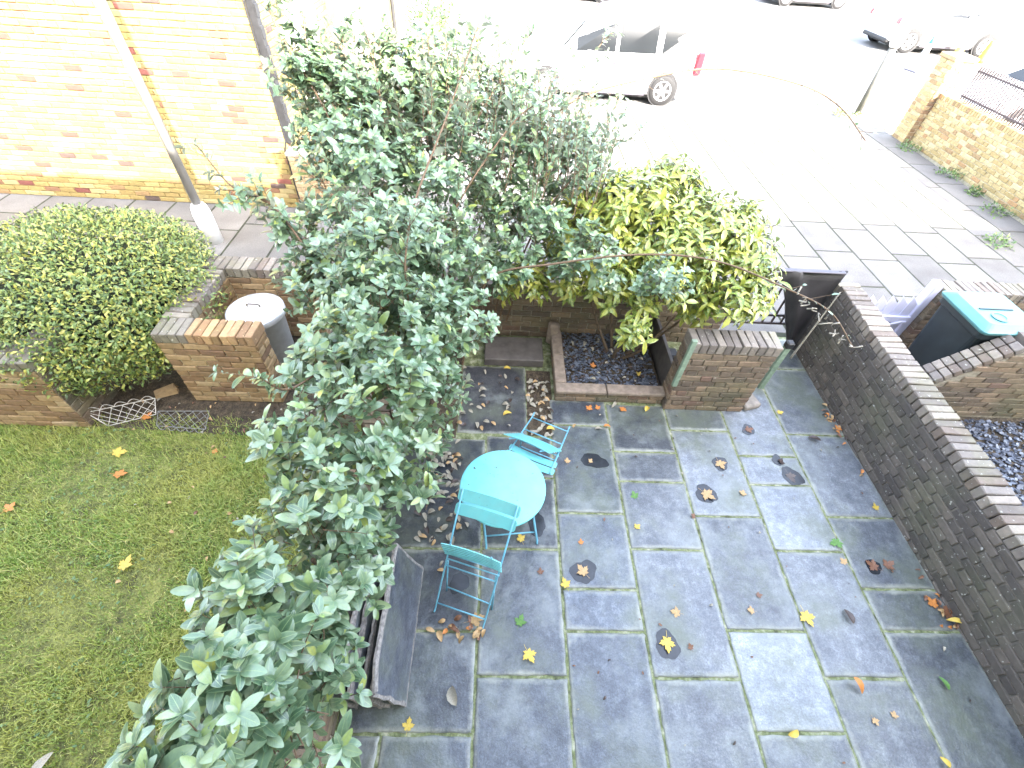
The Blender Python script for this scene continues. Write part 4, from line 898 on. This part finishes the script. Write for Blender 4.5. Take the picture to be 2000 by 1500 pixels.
# stacked slate slabs
ss = thing('slate_stack', 'leaning stack of rough-edged slate slabs against the low wall left of the patio', 'slabs', (-.5, .86, 0))
for k in range(8):
    Lk, hk = .90 - .02 * (k % 3) - .01 * k, .52 - .045 * ((k * 3) % 4) - .012 * k
    sx = -.052 * k; th = .022 + .006 * (k % 2); tilt = R_(17)
    n = 22; pts = []
    for i in range(n): pts.append((-Lk / 2 + Lk * i / (n - 1), 0 + rng.normal(0, .004)))
    for i in range(7): pts.append((Lk / 2 + rng.normal(0, .006), hk * (i + .5) / 7))
    for i in range(n): pts.append((Lk / 2 - Lk * i / (n - 1), hk + rng.normal(0, .005) - (.05 * max(0, (i - 17) / 4) if k == 0 else 0)))
    for i in range(7): pts.append((-Lk / 2 + rng.normal(0, .006), hk * (6.5 - i) / 7))
    az = Vector((-math.cos(tilt), 0, -math.sin(tilt)))
    ay = Vector((-math.sin(tilt), 0, math.cos(tilt))); ax = Vector((0, 1, 0)); p0 = Vector((sx, rng.normal(0, .02), .002))
    inn = [(x * .95 + rng.normal(0, .004), hk * .5 + (y - hk * .5) * .88 + rng.normal(0, .003)) for x, y in pts]; N_ = len(pts)
    V = [p0 + ax * x + ay * y + az * .006 for x, y in pts] + [p0 + ax * x + ay * y for x, y in inn] + [p0 + ax * x + ay * y + az * th for x, y in pts]
    me = mesh('slab', [tuple(v) for v in V], [tuple(range(N_, 2 * N_))] + [(i, (i + 1) % N_, N_ + (i + 1) % N_, N_ + i) for i in range(N_)] + [((i + 1) % N_, i, 2 * N_ + i, 2 * N_ + (i + 1) % N_) for i in range(N_)] + [tuple(range(2 * N_, 3 * N_))[::-1]])
    me.materials.append(M['slate_edge']); me.materials.append(M['slate'])
    me.polygons[0].material_index = 1; o = obj('slate_slab', me, ss); o.color = (.8, .8, .85, 1)
# dustbin
db = thing('dustbin', 'round galvanised metal dustbin with its lid on, inside the brick bin store', 'bin', (-2.34, 3.5, 0))
MB().lathe([(.19, 0), (.2, .02), (.235, .7), (.245, .71), (.245, .73)], 40).build('body', M['galv'], db, True)
ld = MB().lathe([(.262, .70), (.268, .72), (.265, .765), (.25, .775), (.235, .77), (.22, .782), (.1, .80), (.001, .803)], 48).build('lid', M['galv'], db, True)
MB().tube([(-.06, 0, .80), (-.06, 0, .825), (-.04, 0, .832), (.04, 0, .832), (.06, 0, .825), (.06, 0, .80)], .006).build('handle', M['iron'], ld, True)
# wire edging
def edging(label, P0, P1, Q0, Q1, mat, lift=.0):
    """lattice panel: bottom edge P0-P1, top edge Q0-Q1"""
    t = thing('wire_edging', label, 'edging', P0, group='wire lattice edgings in the soil by the hedge'); P0, P1, Q0, Q1 = [Vector(p) - Vector(P0) for p in (P0, P1, Q0, Q1)]
    S = lambda a, b: (P0.lerp(P1, a)).lerp(Q0.lerp(Q1, a), b)
    f = MB(); f.tube([P0, P1], .004, 6); f.tube([Q0, Q1], .004, 6); f.tube([P0, Q0], .004, 6); f.tube([P1, Q1], .004, 6); f.build('frame', mat, t)
    g = MB(); n = 6
    for i in range(-2, n + 1):
        for s in (0, 1):
            a0, a1, b0, b1 = i / n, (i + 2.2) / n, 0, 1
            if s: a0, a1 = a1, a0
            pa, pb = (a0, 0), (a1, 1)
            da = a1 - a0
            t0, t1 = 0, 1
            for lo_hi in (0, 1):
                tt = (lo_hi - a0) / da
                if da > 0: (t0, t1) = (max(t0, tt), t1) if lo_hi == 0 else (t0, min(t1, tt))
                else: (t0, t1) = (t0, min(t1, tt)) if lo_hi == 0 else (max(t0, tt), t1)
            if t1 > t0 + .02: g.tube([S(a0 + da * t0, t0), S(a0 + da * t1, t1)], .0025, 5)
    g.build('lattice', mat, t)
    for k in range(5):
        MB().tube([S(.02 + k * .19 + .2 * q / 8, 1 + .22 * math.sin(math.pi * q / 8)) for q in range(9)], .0032, 5).build('scallop', mat, t, True)
edging('pale wire lattice edging propped up beside the end of the left brick wall', (-3.66, 2.62, .0), (-3.28, 2.76, .02), (-3.83, 2.68, .12), (-3.30, 2.88, .12), M['wire'])
edging('grey wire lattice edging fallen flat on the soil right of the orange maple leaf', (-3.28, 2.80, .02), (-2.80, 2.82, .02), (-3.20, 2.62, .025), (-2.74, 2.60, .02), M['wire_grey'])
bb = thing('broken_brick', 'broken piece of pale red brick lying in the soil under the hedge', 'brick', (-3.32, 3.05, .03), .5)
V, F = chbox(0, 0, 0, .2, .1, .06, .012); obj('piece', mesh('piece', np.array(V) + rng.normal(0, .008, (24, 3)), F, M['orange_brick']), bb)
# street posts
lp = thing('lamp_post', 'tall leaning-looking pale grey lamp post rising behind the clipped hedge in front of the gable', 'lamp post', (-4.05, 5.88, 0))
MB().lathe([(.115, 0), (.115, .42), (.1, .52), (.072, .56)], 20).build('base', M['pole_white'], lp, True)
MB().tube([(0, 0, .5), (0, 0, 7)], .055, 16, .048).build('pole', M['pole'], lp, True)
MB().box((-.02, -.15, 6.95), (.02, .45, 7.05), .01).build('lamp_head', M['pole'], lp)
rp = thing('street_post', 'pale grey post with a wider white upper part standing at the kerb on the right', 'post', (9.5, 13.63, -.1))
MB().tube([(0, 0, 0), (0, 0, 1.5)], .075, 14, .085).build('pole', simple('post_grey', (.10, .098, .085), .6, .2, 6), rp, True); MB().lathe([(.10, 1.48), (.14, 1.56), (.14, 3.2), (.1, 3.25)], 18).build('upper_sleeve', M['pole_white'], rp, True)
def cone(label, loc, h, m1, m2, mt, grp=None):
    t = thing('traffic_cone', label, 'traffic cone', loc, .3, grp)
    MB().box((-.22 * h, -.22 * h, 0), (.22 * h, .22 * h, .05), .01).build('base', M['cone_base'], t)
    k = MB(); k.lathe([(.16 * h, .05), (.115 * h, .35 * h)], 18); k.build('lower_band', m1, t, True)
    MB().lathe([(.115 * h, .352 * h), (.07 * h, .75 * h)], 18).build('white_band', m2, t, True)
    MB().lathe([(.07 * h, .752 * h), (.04 * h, .98 * h), (.03 * h, h)], 18).build('tip', mt, t, True)
cone('pale traffic cone with a blue tip standing at the roadside left of the other cone', (14.2, 18.7, -.1), 1.05, M['cone_orange'], M['pole_white'], M['cone_blue'], 'cones in front of the white hatchback')
cone('washed-out traffic cone with a yellow foot standing beside the white hatchback', (17.2, 21.0, -.1), 1.0, M['yellow'], M['pole_white'], M['pole_white'], 'cones in front of the white hatchback')
yb = thing('yellow_bollard', 'leaning-looking bright yellow bollard in front of the hatchback front wheel', 'bollard', (17.9, 20.6, -.1))
MB().lathe([(.13, 0), (.12, .1), (.1, .6), (.085, .68), (.001, .7)], 16).build('body', M['yellow'], yb, True)

# ------------------------------------------------------------ cars
def car(name, label, cat, loc, rz, S, mat, estate, group=None):
    """car heading local +X, length ~ S*4.4; near (right-hand) side -Y, left +Y"""
    t = thing(name, label, cat, loc, rz, group); t.scale = (S, S, S)
    if estate:
        L = 4.45; fx, rx = 3.62, .78; hw = .87
        st = [(0.0, .45, .72, .80, .62, .62), (.05, .28, .95, 1.0, .78, .70), (.22, .22, 1.0, 1.55, .84, .60), (.45, .2, 1.0, 1.62, .86, .62), (1.2, .2, 1.0, 1.66, .87, .63), (2.2, .2, .99, 1.64, .87, .62), (2.75, .2, .98, 1.52, .87, .58), (3.25, .2, .97, 1.03, .86, .66), (3.55, .2, .92, .97, .85, .66), (4.15, .22, .84, .88, .8, .6), (4.38, .28, .66, .72, .68, .5), (4.45, .38, .52, .56, .5, .4)]
        wins = [(.30, .98, 1), (1.12, 1.98, 1), (2.06, 2.95, 1)]
    else:
        L = 3.95; fx, rx = 3.2, .68; hw = .85
        st = [(0.0, .4, .66, .72, .6, .55), (.06, .3, .85, .95, .76, .66), (.35, .22, .95, 1.2, .83, .6), (.7, .2, .96, 1.42, .85, .56), (1.4, .2, .95, 1.48, .85, .58), (2.1, .2, .93, 1.42, .85, .56), (2.5, .2, .92, 1.22, .85, .6), (2.85, .2, .9, .96, .84, .66), (3.1, .2, .86, .9, .83, .64), (3.6, .22, .76, .80, .78, .58), (3.88, .28, .62, .66, .66, .48), (3.95, .36, .5, .54, .5, .4)]
        wins = [(.6, 1.35, 1), (1.43, 2.55, 1)]
    def ring(s):
        x, z0, zb, zt, w1, w2 = s; r = []
        pr = [(0, z0), (w1 * .92, z0), (w1, z0 + .1), (w1 * 1.0, (z0 + zb) / 2 + .02), (w1 * .97, zb - .03), (w1 * .93, zb), ((w1 * .93 + w2) / 2 + .01, (zb + zt) / 2), (w2, zt - .03), (w2 * .86, zt), (0, zt + .015)]
        for y, z in pr: r.append((x, -y, z))
        for y, z in pr[-2:0:-1]: r.append((x, y, z))
        return r
    # refine stations by interpolation
    A = np.array(st); xs = np.concatenate([np.linspace(A[i, 0], A[i + 1, 0], 3, endpoint=False) for i in range(len(A) - 1)] + [[A[-1, 0]]])
    G = np.stack([xs] + [np.interp(xs, A[:, 0], A[:, k]) for k in range(1, 6)], 1); rg = [ring(s) for s in G]
    V, F = loft(rg); me = mesh('body', V, F, mat, True); body = obj('body', me, t)
    def yat(x, z):  # side surface y at x,z
        g = [np.interp(x, A[:, 0], A[:, k]) for k in range(1, 6)]; z0, zb, zt, w1, w2 = g
        a = (z - zb) / max(.01, zt - .03 - zb); return (w1 * .93) * (1 - a) + w2 * a + .012 * math.sin(math.pi * min(1, max(0, a)))
    for x0, x1, _ in wins:
        for s in (-1, 1):
            P = []
            for x, f_ in ((x0, 0), (x1, 0), (x1, 1), (x0, 1)):
                zb = np.interp(x, A[:, 0], A[:, 2]) + .03; zt = np.interp(x, A[:, 0], A[:, 3]) - .10
                zz = zb if f_ == 0 else max(zb + .04, zt); xx = x
                P.append((xx, s * (yat(xx, zz) + .022), zz))
            Pm = [(x, y - s * .03, z) for x, y, z in P]
            obj('side_window', mesh('w', P + Pm, [(0, 1, 2, 3) if s < 0 else (3, 2, 1, 0), (0, 3, 7, 4), (1, 0, 4, 5), (2, 1, 5, 6), (3, 2, 6, 7)], M['glass']), body)
    # rear and front screens
    def scr(xa, za, wa, xb, zb, wb, nm, off):
        P = [(xa + off, -wa, za), (xa + off, wa, za), (xb + off, wb, zb), (xb + off, -wb, zb)]; Q = [(x - off * 1.5, y, z) for x, y, z in P]
        obj(nm, mesh(nm, P + Q, [(0, 1, 2, 3), (4, 7, 6, 5), (0, 4, 5, 1), (1, 5, 6, 2), (2, 6, 7, 3), (3, 7, 4, 0)], M['glass']), body)
    if estate: scr(.06, 1.05, .62, .2, 1.5, .55, 'rear_window', -.02); scr(3.22, 1.06, .66, 2.8, 1.5, .54, 'windscreen', .03)
    else: scr(.14, .99, .6, .62, 1.38, .5, 'rear_window', -.03); scr(2.84, .98, .64, 2.2, 1.38, .52, 'windscreen', .04)
    for x in (fx, rx):
        for s in (-1, 1):
            MB().lathe([(.36, -.004), (.36, .004)], 28).build('wheel_arch', M['plastic_black'], body, loc=(x, s * (hw + .001), .34), rot=(R_(90), 0, 0))
            wh = MB().lathe([(.20, -.09), (.30, -.095), (.315, -.07), (.315, .07), (.30, .095), (.20, .09)], 32).build('wheel', M['tyre'], t, True, loc=(x, s * (hw - .07), .315), rot=(R_(90), 0, 0))
            rim = MB(); rim.lathe([(.205, -.105 * 1), (.205, -.085)], 28) if 0 else None
            mb = MB(); zf = .097 * (1 if s < 0 else -1)
            mb.lathe([(.21, zf * .75), (.21, zf), (.185, zf), (.185, zf * .75)], 28)
            mb.lathe([(.05, zf * .7), (.05, zf * 1.02), (.001, zf * 1.05)], 14)
            for q in range(6):
                a = q * math.pi / 3; d = Vector((math.cos(a), math.sin(a), 0)); e = Vector((-math.sin(a), math.cos(a), 0))
                mb.prism([(.04, -.03), (.19, -.022), (.19, .022), (.04, .03)], (0, 0, zf * .8), d, e, (0, 0, 1), zf * .18)
            mb.build('rim', M['rim'], wh)
            MB().lathe([(.2, zf * .55), (.2, zf * .6)], 24).build('hub_back', M['plastic_black'], wh)
    for s in (-1, 1):
        if estate: P = [(.0, .86), (.1, 1.02), (.13, 1.3), (.06, 1.3), (-.02, 1.0), (-.03, .72), (.04, .70)]; yy = .74
        else: P = [(.0, .72), (.14, .72), (.42, .90), (.40, .98), (.1, .92), (.02, .84)]; yy = .80
        if estate: MB().box((-.02, s * .60, .66), (.15, s * .875, 1.12), .03).build('tail_light', M['red_light'], body); MB().box((.10, s * .57, 1.06), (.17, s * .72, 1.4), .02).build('upper_light', M['clear_light'], body)
        else: MB().prism([(.0, 0), (.16, -.02), (.42, .17), (.30, .22), (.12, .18), (.02, .12)], (.02, s * .72, .74), (1, 0, 0), (0, 0, 1), (0, s, 0), .105).build('tail_light', M['red_light'], body)
        MB().box((L - .42, s * .52 - .0, .56), (L - .16, s * .74, .72), .03).build('headlight', M['clear_light'], body)
        MB().box((fx - 1.02, s * (hw - .01), .9), (fx - .88, s * (hw + .16), 1.04), .03).build('mirror', mat, body)
        for xx in ([2.15, 1.25] if estate else [1.6]): MB().box((xx - .16, s * (hw - .01), .80), (xx, s * (hw + .02), .835), .008).build('door_handle', M['trim'], body)
        MB().box((rx + .42, s * (hw - .03), .195), (fx - .42, s * (hw + .006), .24), .004).build('sill', M['trim'], body)
        if estate:
            MB().tube([(.45, s * .56, 1.62), (.55, s * .56, 1.70), (1.4, s * .57, 1.73), (2.3, s * .56, 1.70), (2.45, s * .55, 1.62)], .016).build('roof_rail', M['trim'], body, True)
    MB().box((.02, -.68, .22), (.5, .68, .34), .03).build('rear_bumper_trim', M['plastic_black'], body)
    MB().box((.4, -.72, .12), (L - .5, .72, .24)).build('underbody', M['plastic_black'], t)
    return t
c1 = car('estate_car', 'white estate car with roof rails and red tail light parked beyond the shrub tops', 'car', (4.85, 14.3, -.1), math.pi, 1.06, M['car_white'], True)
c2 = car('hatchback_car', 'white hatchback with a red tail light parked behind the cones at the top right', 'car', (14.5, 22.35, -.1), R_(1), 1.2, M['car_white'], False)
c3 = car('parked_car', 'pale car cut off by the top edge, only its wheel and dark sill in view', 'car', (13.6, 31.6, -.1), R_(3), 1.15, M['car_silver'], False)
c4 = car('parked_car', 'dark parked car cut off by the top edge above the white estate car', 'car', (5.2, 28.9, -.1), math.pi, 1.1, M['car_dark'], False)
c5 = car('parked_car', 'white car partly seen behind the dark railings at the right edge', 'car', (16.0, 13.2, -.1), math.pi, 1.05, M['car_white'], False)

# ------------------------------------------------------------ fallen leaves
def maple_mesh(seed, curl=.25):
    r = random.Random(seed); lobes = [(-2.35, .55), (-1.2, .82), (0, 1.0), (1.2, .82), (2.35, .55)]; pts = []
    for k, (a, l) in enumerate(lobes):
        for da, f in ((-.56, .50), (-.36, .80), (-.24, .72), (-.0, 1.0), (.24, .72), (.36, .80), (.56, .50)):
            pts.append((a + da, f * l * r.uniform(.93, 1.07)))
    pts.append((3.1, .18)); V = [(0, 0, 0)]; 
    for a, q in pts: V.append((math.cos(a) * q * .5, math.sin(a) * q * .5, curl * (q * .5) ** 2 * (1 + .6 * math.sin(3 * a + seed)) + .01 * r.random()))
    n = len(pts); F = [(0, 1 + i, 1 + (i + 1) % n) for i in range(n)]
    k = len(V); V += [(0, -.012, .0), (0, .012, 0), (-.45, .01, .03), (-.45, -.005, .03)]; F.append((k, k + 1, k + 2, k + 3)); return V, F
MAP = {}; OV = {}
def oval_mesh(seed):
    V, UV, t, q = leaf_template(.45 + .1 * (seed % 2), .3 + .15 * (seed % 3), .25 + .2 * (seed % 2)); V[:, 0] -= .5; V[:, 2] += .03 - V[:, 2].min() * .8; return V.tolist(), [tuple(x) for x in t] + [tuple(x) for x in q]
def fall(kind, x, y, size, mat, label, rz=None, z=.007, group=None, cat='leaf', tilt=.14):
    key = (kind, mat, rng.integers(0, 4))
    D = MAP
    if key not in D:
        V, F = (maple_mesh if kind == 'maple' else oval_mesh)(int(key[2]) + (3 if mat == 'leaf_tan' else 0)); D[key] = mesh('leaf', V, F, M[mat], True)
    o = obj('fallen_leaf', D[key], None, (x, y, z), (rng.normal(0, tilt), rng.normal(0, tilt), rng.uniform(0, 6.28) if rz is None else rz), (size,) * 3)
    return tag(o, label, cat, group)
FL_ = [('maple', .768, 1.329, .15, 'leaf_tan', 'tan maple leaf in the round wet patch on the slab right of the near chair', 2.2),
 ('maple', 1.331, .84, .16, 'leaf_yellow', 'golden maple leaf in a wet patch, the lowest of the ringed leaves in mid patio', 4.6),
 ('maple', 1.974, 2.057, .18, 'leaf_tan', 'curled pale pink-tan maple leaf inside a wet ring on the bright slab', 5.5),
 ('maple', 2.207, 2.393, .15, 'leaf_tan', 'pale cream maple leaf with a thin wet outline, farthest of the ringed leaves', 5.0),
 ('maple', .25, .951, .13, 'leaf_green', 'green maple leaf on the dark slab right of the near chair feet', 1.2),
 ('maple', .309, .751, .15, 'leaf_yellow', 'ragged yellow maple leaf just below the green one', 5.2),
 ('maple', 1.309, 2.013, .11, 'leaf_green', 'dark green curled leaf on the slab in the upper middle of the patio', 2.0),
 ('maple', 1.268, 1.72, .085, 'leaf_yellow', 'small bright yellow leaf below the dark green curled leaf', .6),
 ('maple', 2.462, 1.03, .17, 'leaf_yellow', 'large clear yellow maple leaf lying across a joint at centre right', 4.9),
 ('maple', 3.005, 1.621, .16, 'leaf_green', 'yellow-green crumpled maple leaf at the joint nearest the right wall side', 3.4),
 ('maple', -.09, .965, .17, 'leaf_tan', 'tan maple leaf touching the front bar of the near chair', .3),
 ('maple', .616, 1.228, .12, 'leaf_yellow', 'yellow leaf lying on the long joint below the round wet patch', 1.9),
 ('maple', -.479, .328, .11, 'leaf_yellow', 'yellow maple leaf beside the lower end of the slate stack', 1.5),
 ('maple', 1.456, 1.038, .11, 'leaf_tan', 'pinkish star-shaped leaf on the green-stained slab', 2.9),
 ('maple', 2.323, 2.067, .10, 'leaf_tan', 'faint pale leaf on the bright slab left of the long joint', 1.0),
 ('maple', 3.61, 1.06, .16, 'leaf_brown', 'rusty crumpled leaf heap at the foot of the right wall', 1.0),
 ('maple', 3.55, 1.13, .14, 'leaf_orange', 'orange-brown torn leaf lying on the heap by the right wall', 2.0),
 ('oval', 3.62, 1.0, .09, 'leaf_yellow', 'pale yellow leaf at the edge of the rusty heap by the right wall', 2.8),
 ('maple', 3.34, 1.43, .14, 'leaf_brown', 'right one of two dark brown wet leaves on the slab near the wall', .5),
 ('maple', 3.22, 1.42, .15, 'leaf_brown', 'left one of two dark brown wet leaves on the slab near the wall', 2.5),
 ('maple', 2.85, 2.27, .15, 'leaf_dark', 'long dark soaked leaf lying below the curled dark one on the small slab', 5.1),
 ('maple', 2.83, 2.42, .11, 'leaf_dark', 'curled dark leaf with a pale rim on the small slab', 1.1),
 ('maple', 2.632, 2.807, .12, 'leaf_brown', 'dark red-brown star leaf on the slab in front of the pier corner', .2),
 ('oval', 3.292, 2.703, .12, 'leaf_dark', 'dark oval leaf on the slab beside the upper right wall', 5.8),
 ('maple', 2.139, 1.175, .07, 'leaf_brown', 'small dark brown leaf above the pale bits on the long slab', 0.),
 ('maple', 2.048, 1.061, .09, 'leaf_tan', 'crumpled pale beige leaf low on the long slab', 3.),
 ('oval', 2.795, 1.027, .11, 'leaf_dark', 'dark upright-lying oval leaf on the slab right of the yellow maple leaf', 1.7),
 ('maple', 3.531, 1.955, .10, 'leaf_yellow', 'small yellow leaf against the foot of the right wall', 1.7),
 ('maple', 3.62, 2.86, .12, 'leaf_orange', 'orange leaf at the foot of the right wall in the upper path', .7),
 ('maple', 3.57, 2.97, .10, 'leaf_tan', 'tan leaf just above the orange one at the foot of the right wall', .2),
 ('oval', 3.274, .594, .085, 'leaf_green', 'lone yellow-green oval leaf on the dark slab at lower right', 1.8),
 ('oval', 2.629, .574, .1, 'leaf_orange', 'rust-red pointed leaf just under a joint at lower right', 5.),
 ('maple', 2.652, .378, .07, 'leaf_tan', 'small tan leaf, left of a pair at lower right', 5.),
 ('maple', 2.804, .404, .07, 'leaf_tan', 'small brown-tan leaf, right of a pair at lower right', 1.),
 ('oval', 2.05, .31, .09, 'leaf_yellow', 'pale yellow leaf lying on the joint at the bottom centre right', 0.2),
 ('oval', 3.0, .16, .06, 'leaf_yellow', 'tiny yellow-green leaf near the bottom right corner', 2.),
 ('maple', 1.50, .80, .07, 'leaf_brown', 'small dark crumpled leaf right of the golden ringed leaf', 2.),
 ('oval', -.193, .495, .13, 'leaf_pale', 'long grey-brown oval leaf on the dark slab below the near chair', 2.0),
 ('maple', .27, 1.59, .11, 'leaf_yellow', 'yellow-tan leaf on the slab under the right side of the table', 2.),
 ('maple', 2.98, 1.45, .09, 'leaf_tan', 'small orange-tan leaf on the slab below the crumpled green leaf', 2.),
 ('maple', 1.80, 1.83, .075, 'leaf_brown', 'small red-brown leaf at a joint corner in mid patio', 2.6),
 ('maple', .77, 1.57, .07, 'leaf_orange', 'small red leaf on the slab right of the table', 1.6),
 ('maple', .42, 1.32, .08, 'leaf_brown', 'small pinkish-brown leaf right of the near chair seat', 1.6),
 ('maple', .72, 2.36, .09, 'leaf_tan', 'small tan leaf just right of the rear chair', 1.6),
 ('maple', .94, 2.37, .07, 'leaf_tan', 'pale scrap of leaf in the dark wet patch right of the rear chair', 1.),
 ('oval', .15, 2.9, .09, 'leaf_yellow', 'yellow oval leaf on the dark path slab behind the table', .4),
 ('oval', -.33, 3.0, .10, 'leaf_orange', 'orange oval leaf at the left edge of the dark path slab', 1.6),
 ('oval', .14, 3.55, .08, 'leaf_yellow', 'yellow leaf just below the stone step', .1),
 ('maple', 1.0, 3.02, .11, 'leaf_orange', 'left orange leaf of the row along the planter foot', 1.),
 ('maple', 1.1, 3.03, .09, 'leaf_orange', 'second orange leaf of the row along the planter foot', 2.),
 ('maple', 1.37, 3.03, .12, 'leaf_orange', 'bright red-orange leaf in the middle of the planter foot', 4.),
 ('oval', 1.27, 3.07, .08, 'leaf_pale', 'pale curled leaf beside the bright red-orange leaf at the planter foot', 4.),
 ('oval', 1.62, 3.03, .09, 'leaf_yellow', 'dull yellow leaf at the right end of the planter foot', 1.),
 ('oval', .58, 2.72, .09, 'leaf_yellow', 'yellow leaf between the rear chair feet', .1),
 ('oval', .83, 2.78, .07, 'leaf_tan', 'pinkish leaf right of the rear chair foot', 1.1),
 ('oval', 1.16, 2.78, .075, 'leaf_orange', 'round tan-orange leaf on the slab near the planter', .1),
 ('oval', 1.07, 2.75, .07, 'leaf_pale', 'white curled leaf left of the round tan-orange one near the planter', .1),
 ('maple', 3.06, 3.05, .10, 'leaf_yellow', 'pale yellow star leaf on the path slab right of the pier', .1),
 ('maple', -2.783, 1.308, .165, 'leaf_yellow', 'large pale yellow maple leaf in the middle of the lawn', 1.3),
 ('maple', -3.403, 2.316, .16, 'leaf_yellow', 'yellow maple leaf standing on the lawn below the wire edging', .4),
 ('maple', -3.268, 2.097, .15, 'leaf_orange', 'orange maple leaf on the lawn below the yellow one', .1),
 ('maple', -3.36, 2.72, .15, 'leaf_orange', 'salmon-orange maple leaf between the two wire edgings', 1.1),
 ('maple', -3.95, 1.75, .13, 'leaf_orange', 'orange leaf cut off at the left edge of the lawn', 1.1),
 ('oval', -2.6, .13, .14, 'leaf_pale', 'long pale leaf on the lawn near the bottom edge', 1.4),
 ('maple', -2.55, 2.35, .08, 'leaf_orange', 'small orange leaf on the lawn below the bin store', 1.4),
 ('maple', 1.08, 3.52, .1, 'leaf_orange', 'orange leaf lying on the slate chips of the planter', 1.4),
 ('oval', 1.56, 3.4, .09, 'leaf_yellow', 'yellow leaf on the slate chips near the planter front', 1.4),
 ('maple', 6.6, 9.6 + 2.2, .2, 'leaf_orange', 'red leaf on the bright street pavement', 1.4)]
for k_, x, y, s, m, lb, rz in FL_:
    zz = .008
    if y > 3.3 and .7 < x < 1.8: zz = .14
    if x < -1.2: zz = .02
    fall(k_, x, y, s, m, lb, rz, zz)
# wet patches on the slabs
def wetp(x, y, r, asp=1.0, rz=0):
    n = 26; V = [(0, 0, 0)]; ph = rng.uniform(0, 6, 4)
    for i in range(n):
        a = 6.283 * i / n; q = r * (1 + .13 * math.sin(2 * a + ph[0]) + .09 * math.sin(3 * a + ph[1]) + .05 * math.sin(7 * a + ph[2])); V.append((q * math.cos(a), q * asp * math.sin(a), 0))
    V2 = V + [(x_, y_, -.002) for x_, y_, _ in V[1:]]
    F = [(0, 1 + i, 1 + (i + 1) % n) for i in range(n)] + [(1 + i, n + 1 + i, n + 1 + (i + 1) % n, 1 + (i + 1) % n) for i in range(n)]
    obj('wet_patch', mesh('wet', V2, F, M['wet']), patio, (x, y, .0028 + .0007 * rng.random()), (0, 0, rz))
for a in [(.768, 1.335, .098, 1, 0), (1.33, .82, .095, .95, 0), (1.98, 2.06, .11, .75, -.5), (2.215, 2.39, .085, .8, .4), (.98, 2.38, .13, .6, 0), (-.22, 1.23, .07, 1.2, 0), (.40, 1.74, .08, 1.4, .3), (2.88, 2.27, .08, 1.5, .5), (2.80, 2.45, .05, 1.2, 0), (2.64, 2.81, .07, .9, 0), (3.22, 1.42, .07, .8, 0), ]: wetp(*a)
# litter of shrub leaves between shrub and table
def litter(n, boxes, grp, label, size=(.05, .08), mats=('leaf_pale', 'leaf_pale', 'leaf_pale', 'leaf_tan', 'leaf_dark'), join=None):
    if join is not None:
        mb = MB(); mi = []; ms = sorted(set(mats))
        for i in range(n):
            x0, x1, y0, y1 = boxes[rng.integers(0, len(boxes))]; V, F = oval_mesh(int(rng.integers(0, 4))); k = ms.index(mats[rng.integers(0, len(mats))])
            Mx = Matrix.Translation((rng.uniform(x0, x1), rng.uniform(y0, y1), join)) @ Matrix.Rotation(rng.uniform(0, 6.28), 4, 'Z') @ Matrix.Rotation(rng.normal(0, .2), 4, 'X') @ Matrix.Scale(rng.uniform(*size), 4)
            mb.add([tuple(Mx @ Vector(v)) for v in V], F); mi += [k] * len(F)
        me = mesh('leaf_litter', mb.V, mb.F, None, True)
        for k in ms: me.materials.append(M[k])
        me.polygons.foreach_set('material_index', mi); tag(obj('leaf_litter', me), label, 'leaves', kind='stuff'); return
    for i in range(n):
        x0, x1, y0, y1 = boxes[rng.integers(0, len(boxes))]
        fall('oval', rng.uniform(x0, x1), rng.uniform(y0, y1), rng.uniform(*size), mats[rng.integers(0, len(mats))], label, None, .005, grp, tilt=.2)
litter(110, [(-.62, -.2, 1.3, 2.55), (-.62, -.25, 1.55, 2.5), (-.6, -.3, 1.9, 2.4)], 'curled shrub leaves littering the slabs left of the table', 'small curled shrub leaf in the dense litter left of the table')
litter(40, [(-.36, .35, 2.7, 3.55), (-.36, -.1, 2.7, 3.5)], 'shrub leaves scattered on the dark path slab', 'small pale shrub leaf scattered on the dark path slab behind the table')
litter(60, [(.36, .6, 2.62, 3.4)], 'shrub leaves in the gap beside the planter', 'small shrub leaves filling the dirt gap between path slab and planter', join=.006)
litter(18, [(-.42, .05, .82, .98), (-.3, -.05, .84, .92)], 'brown leaves along the joint under the near chair', 'small brown leaf caught in the joint below the near chair', mats=('leaf_orange', 'leaf_brown', 'leaf_tan'))
litter(34, [(3.55, 3.64, 2.6, 3.2), (3.5, 3.64, .95, 1.2), (3.56, 3.64, .5, 3.4)], 'small leaves along the foot of the right wall', 'small leaf drifted against the foot of the long right wall', (.03, .06), ('leaf_orange', 'leaf_brown', 'leaf_tan', 'leaf_dark'))
litter(60, [(.72, 1.75, 3.3, 4.0)], 'shrub leaves on the planter chips', 'dull fallen leaves strewn over the slate chips in the planter', (.04, .07), ('leaf_pale', 'leaf_dark', 'leaf_dark'), join=.135)
litter(60, [(-3.6, -1.6, 2.55, 2.95), (-3.0, -1.4, 1.0, 2.6)], 'small leaves on the soil edge of the lawn', 'small pale leaf scraps on the lawn and its soil edge', (.025, .05), ('leaf_pale', 'leaf_tan', 'leaf_brown'), join=.02)
litter(55, [(.6, 3.5, .1, 3.0)], 'tiny scraps scattered over the slate patio', 'tiny leaf scraps scattered on the open slate slabs', (.015, .035), ('leaf_pale', 'leaf_dark', 'leaf_brown'), join=.004)
tag(MB().box((.35, 2.66, -.1), (.62, 3.55, -.004)).build('dirt_strip', M['soil']), kind='structure')
tag(MB().box((-.95, 2.6, -.1), (-.36, 4.1, -.004)).build('dirt_bed', M['soil']), kind='structure')
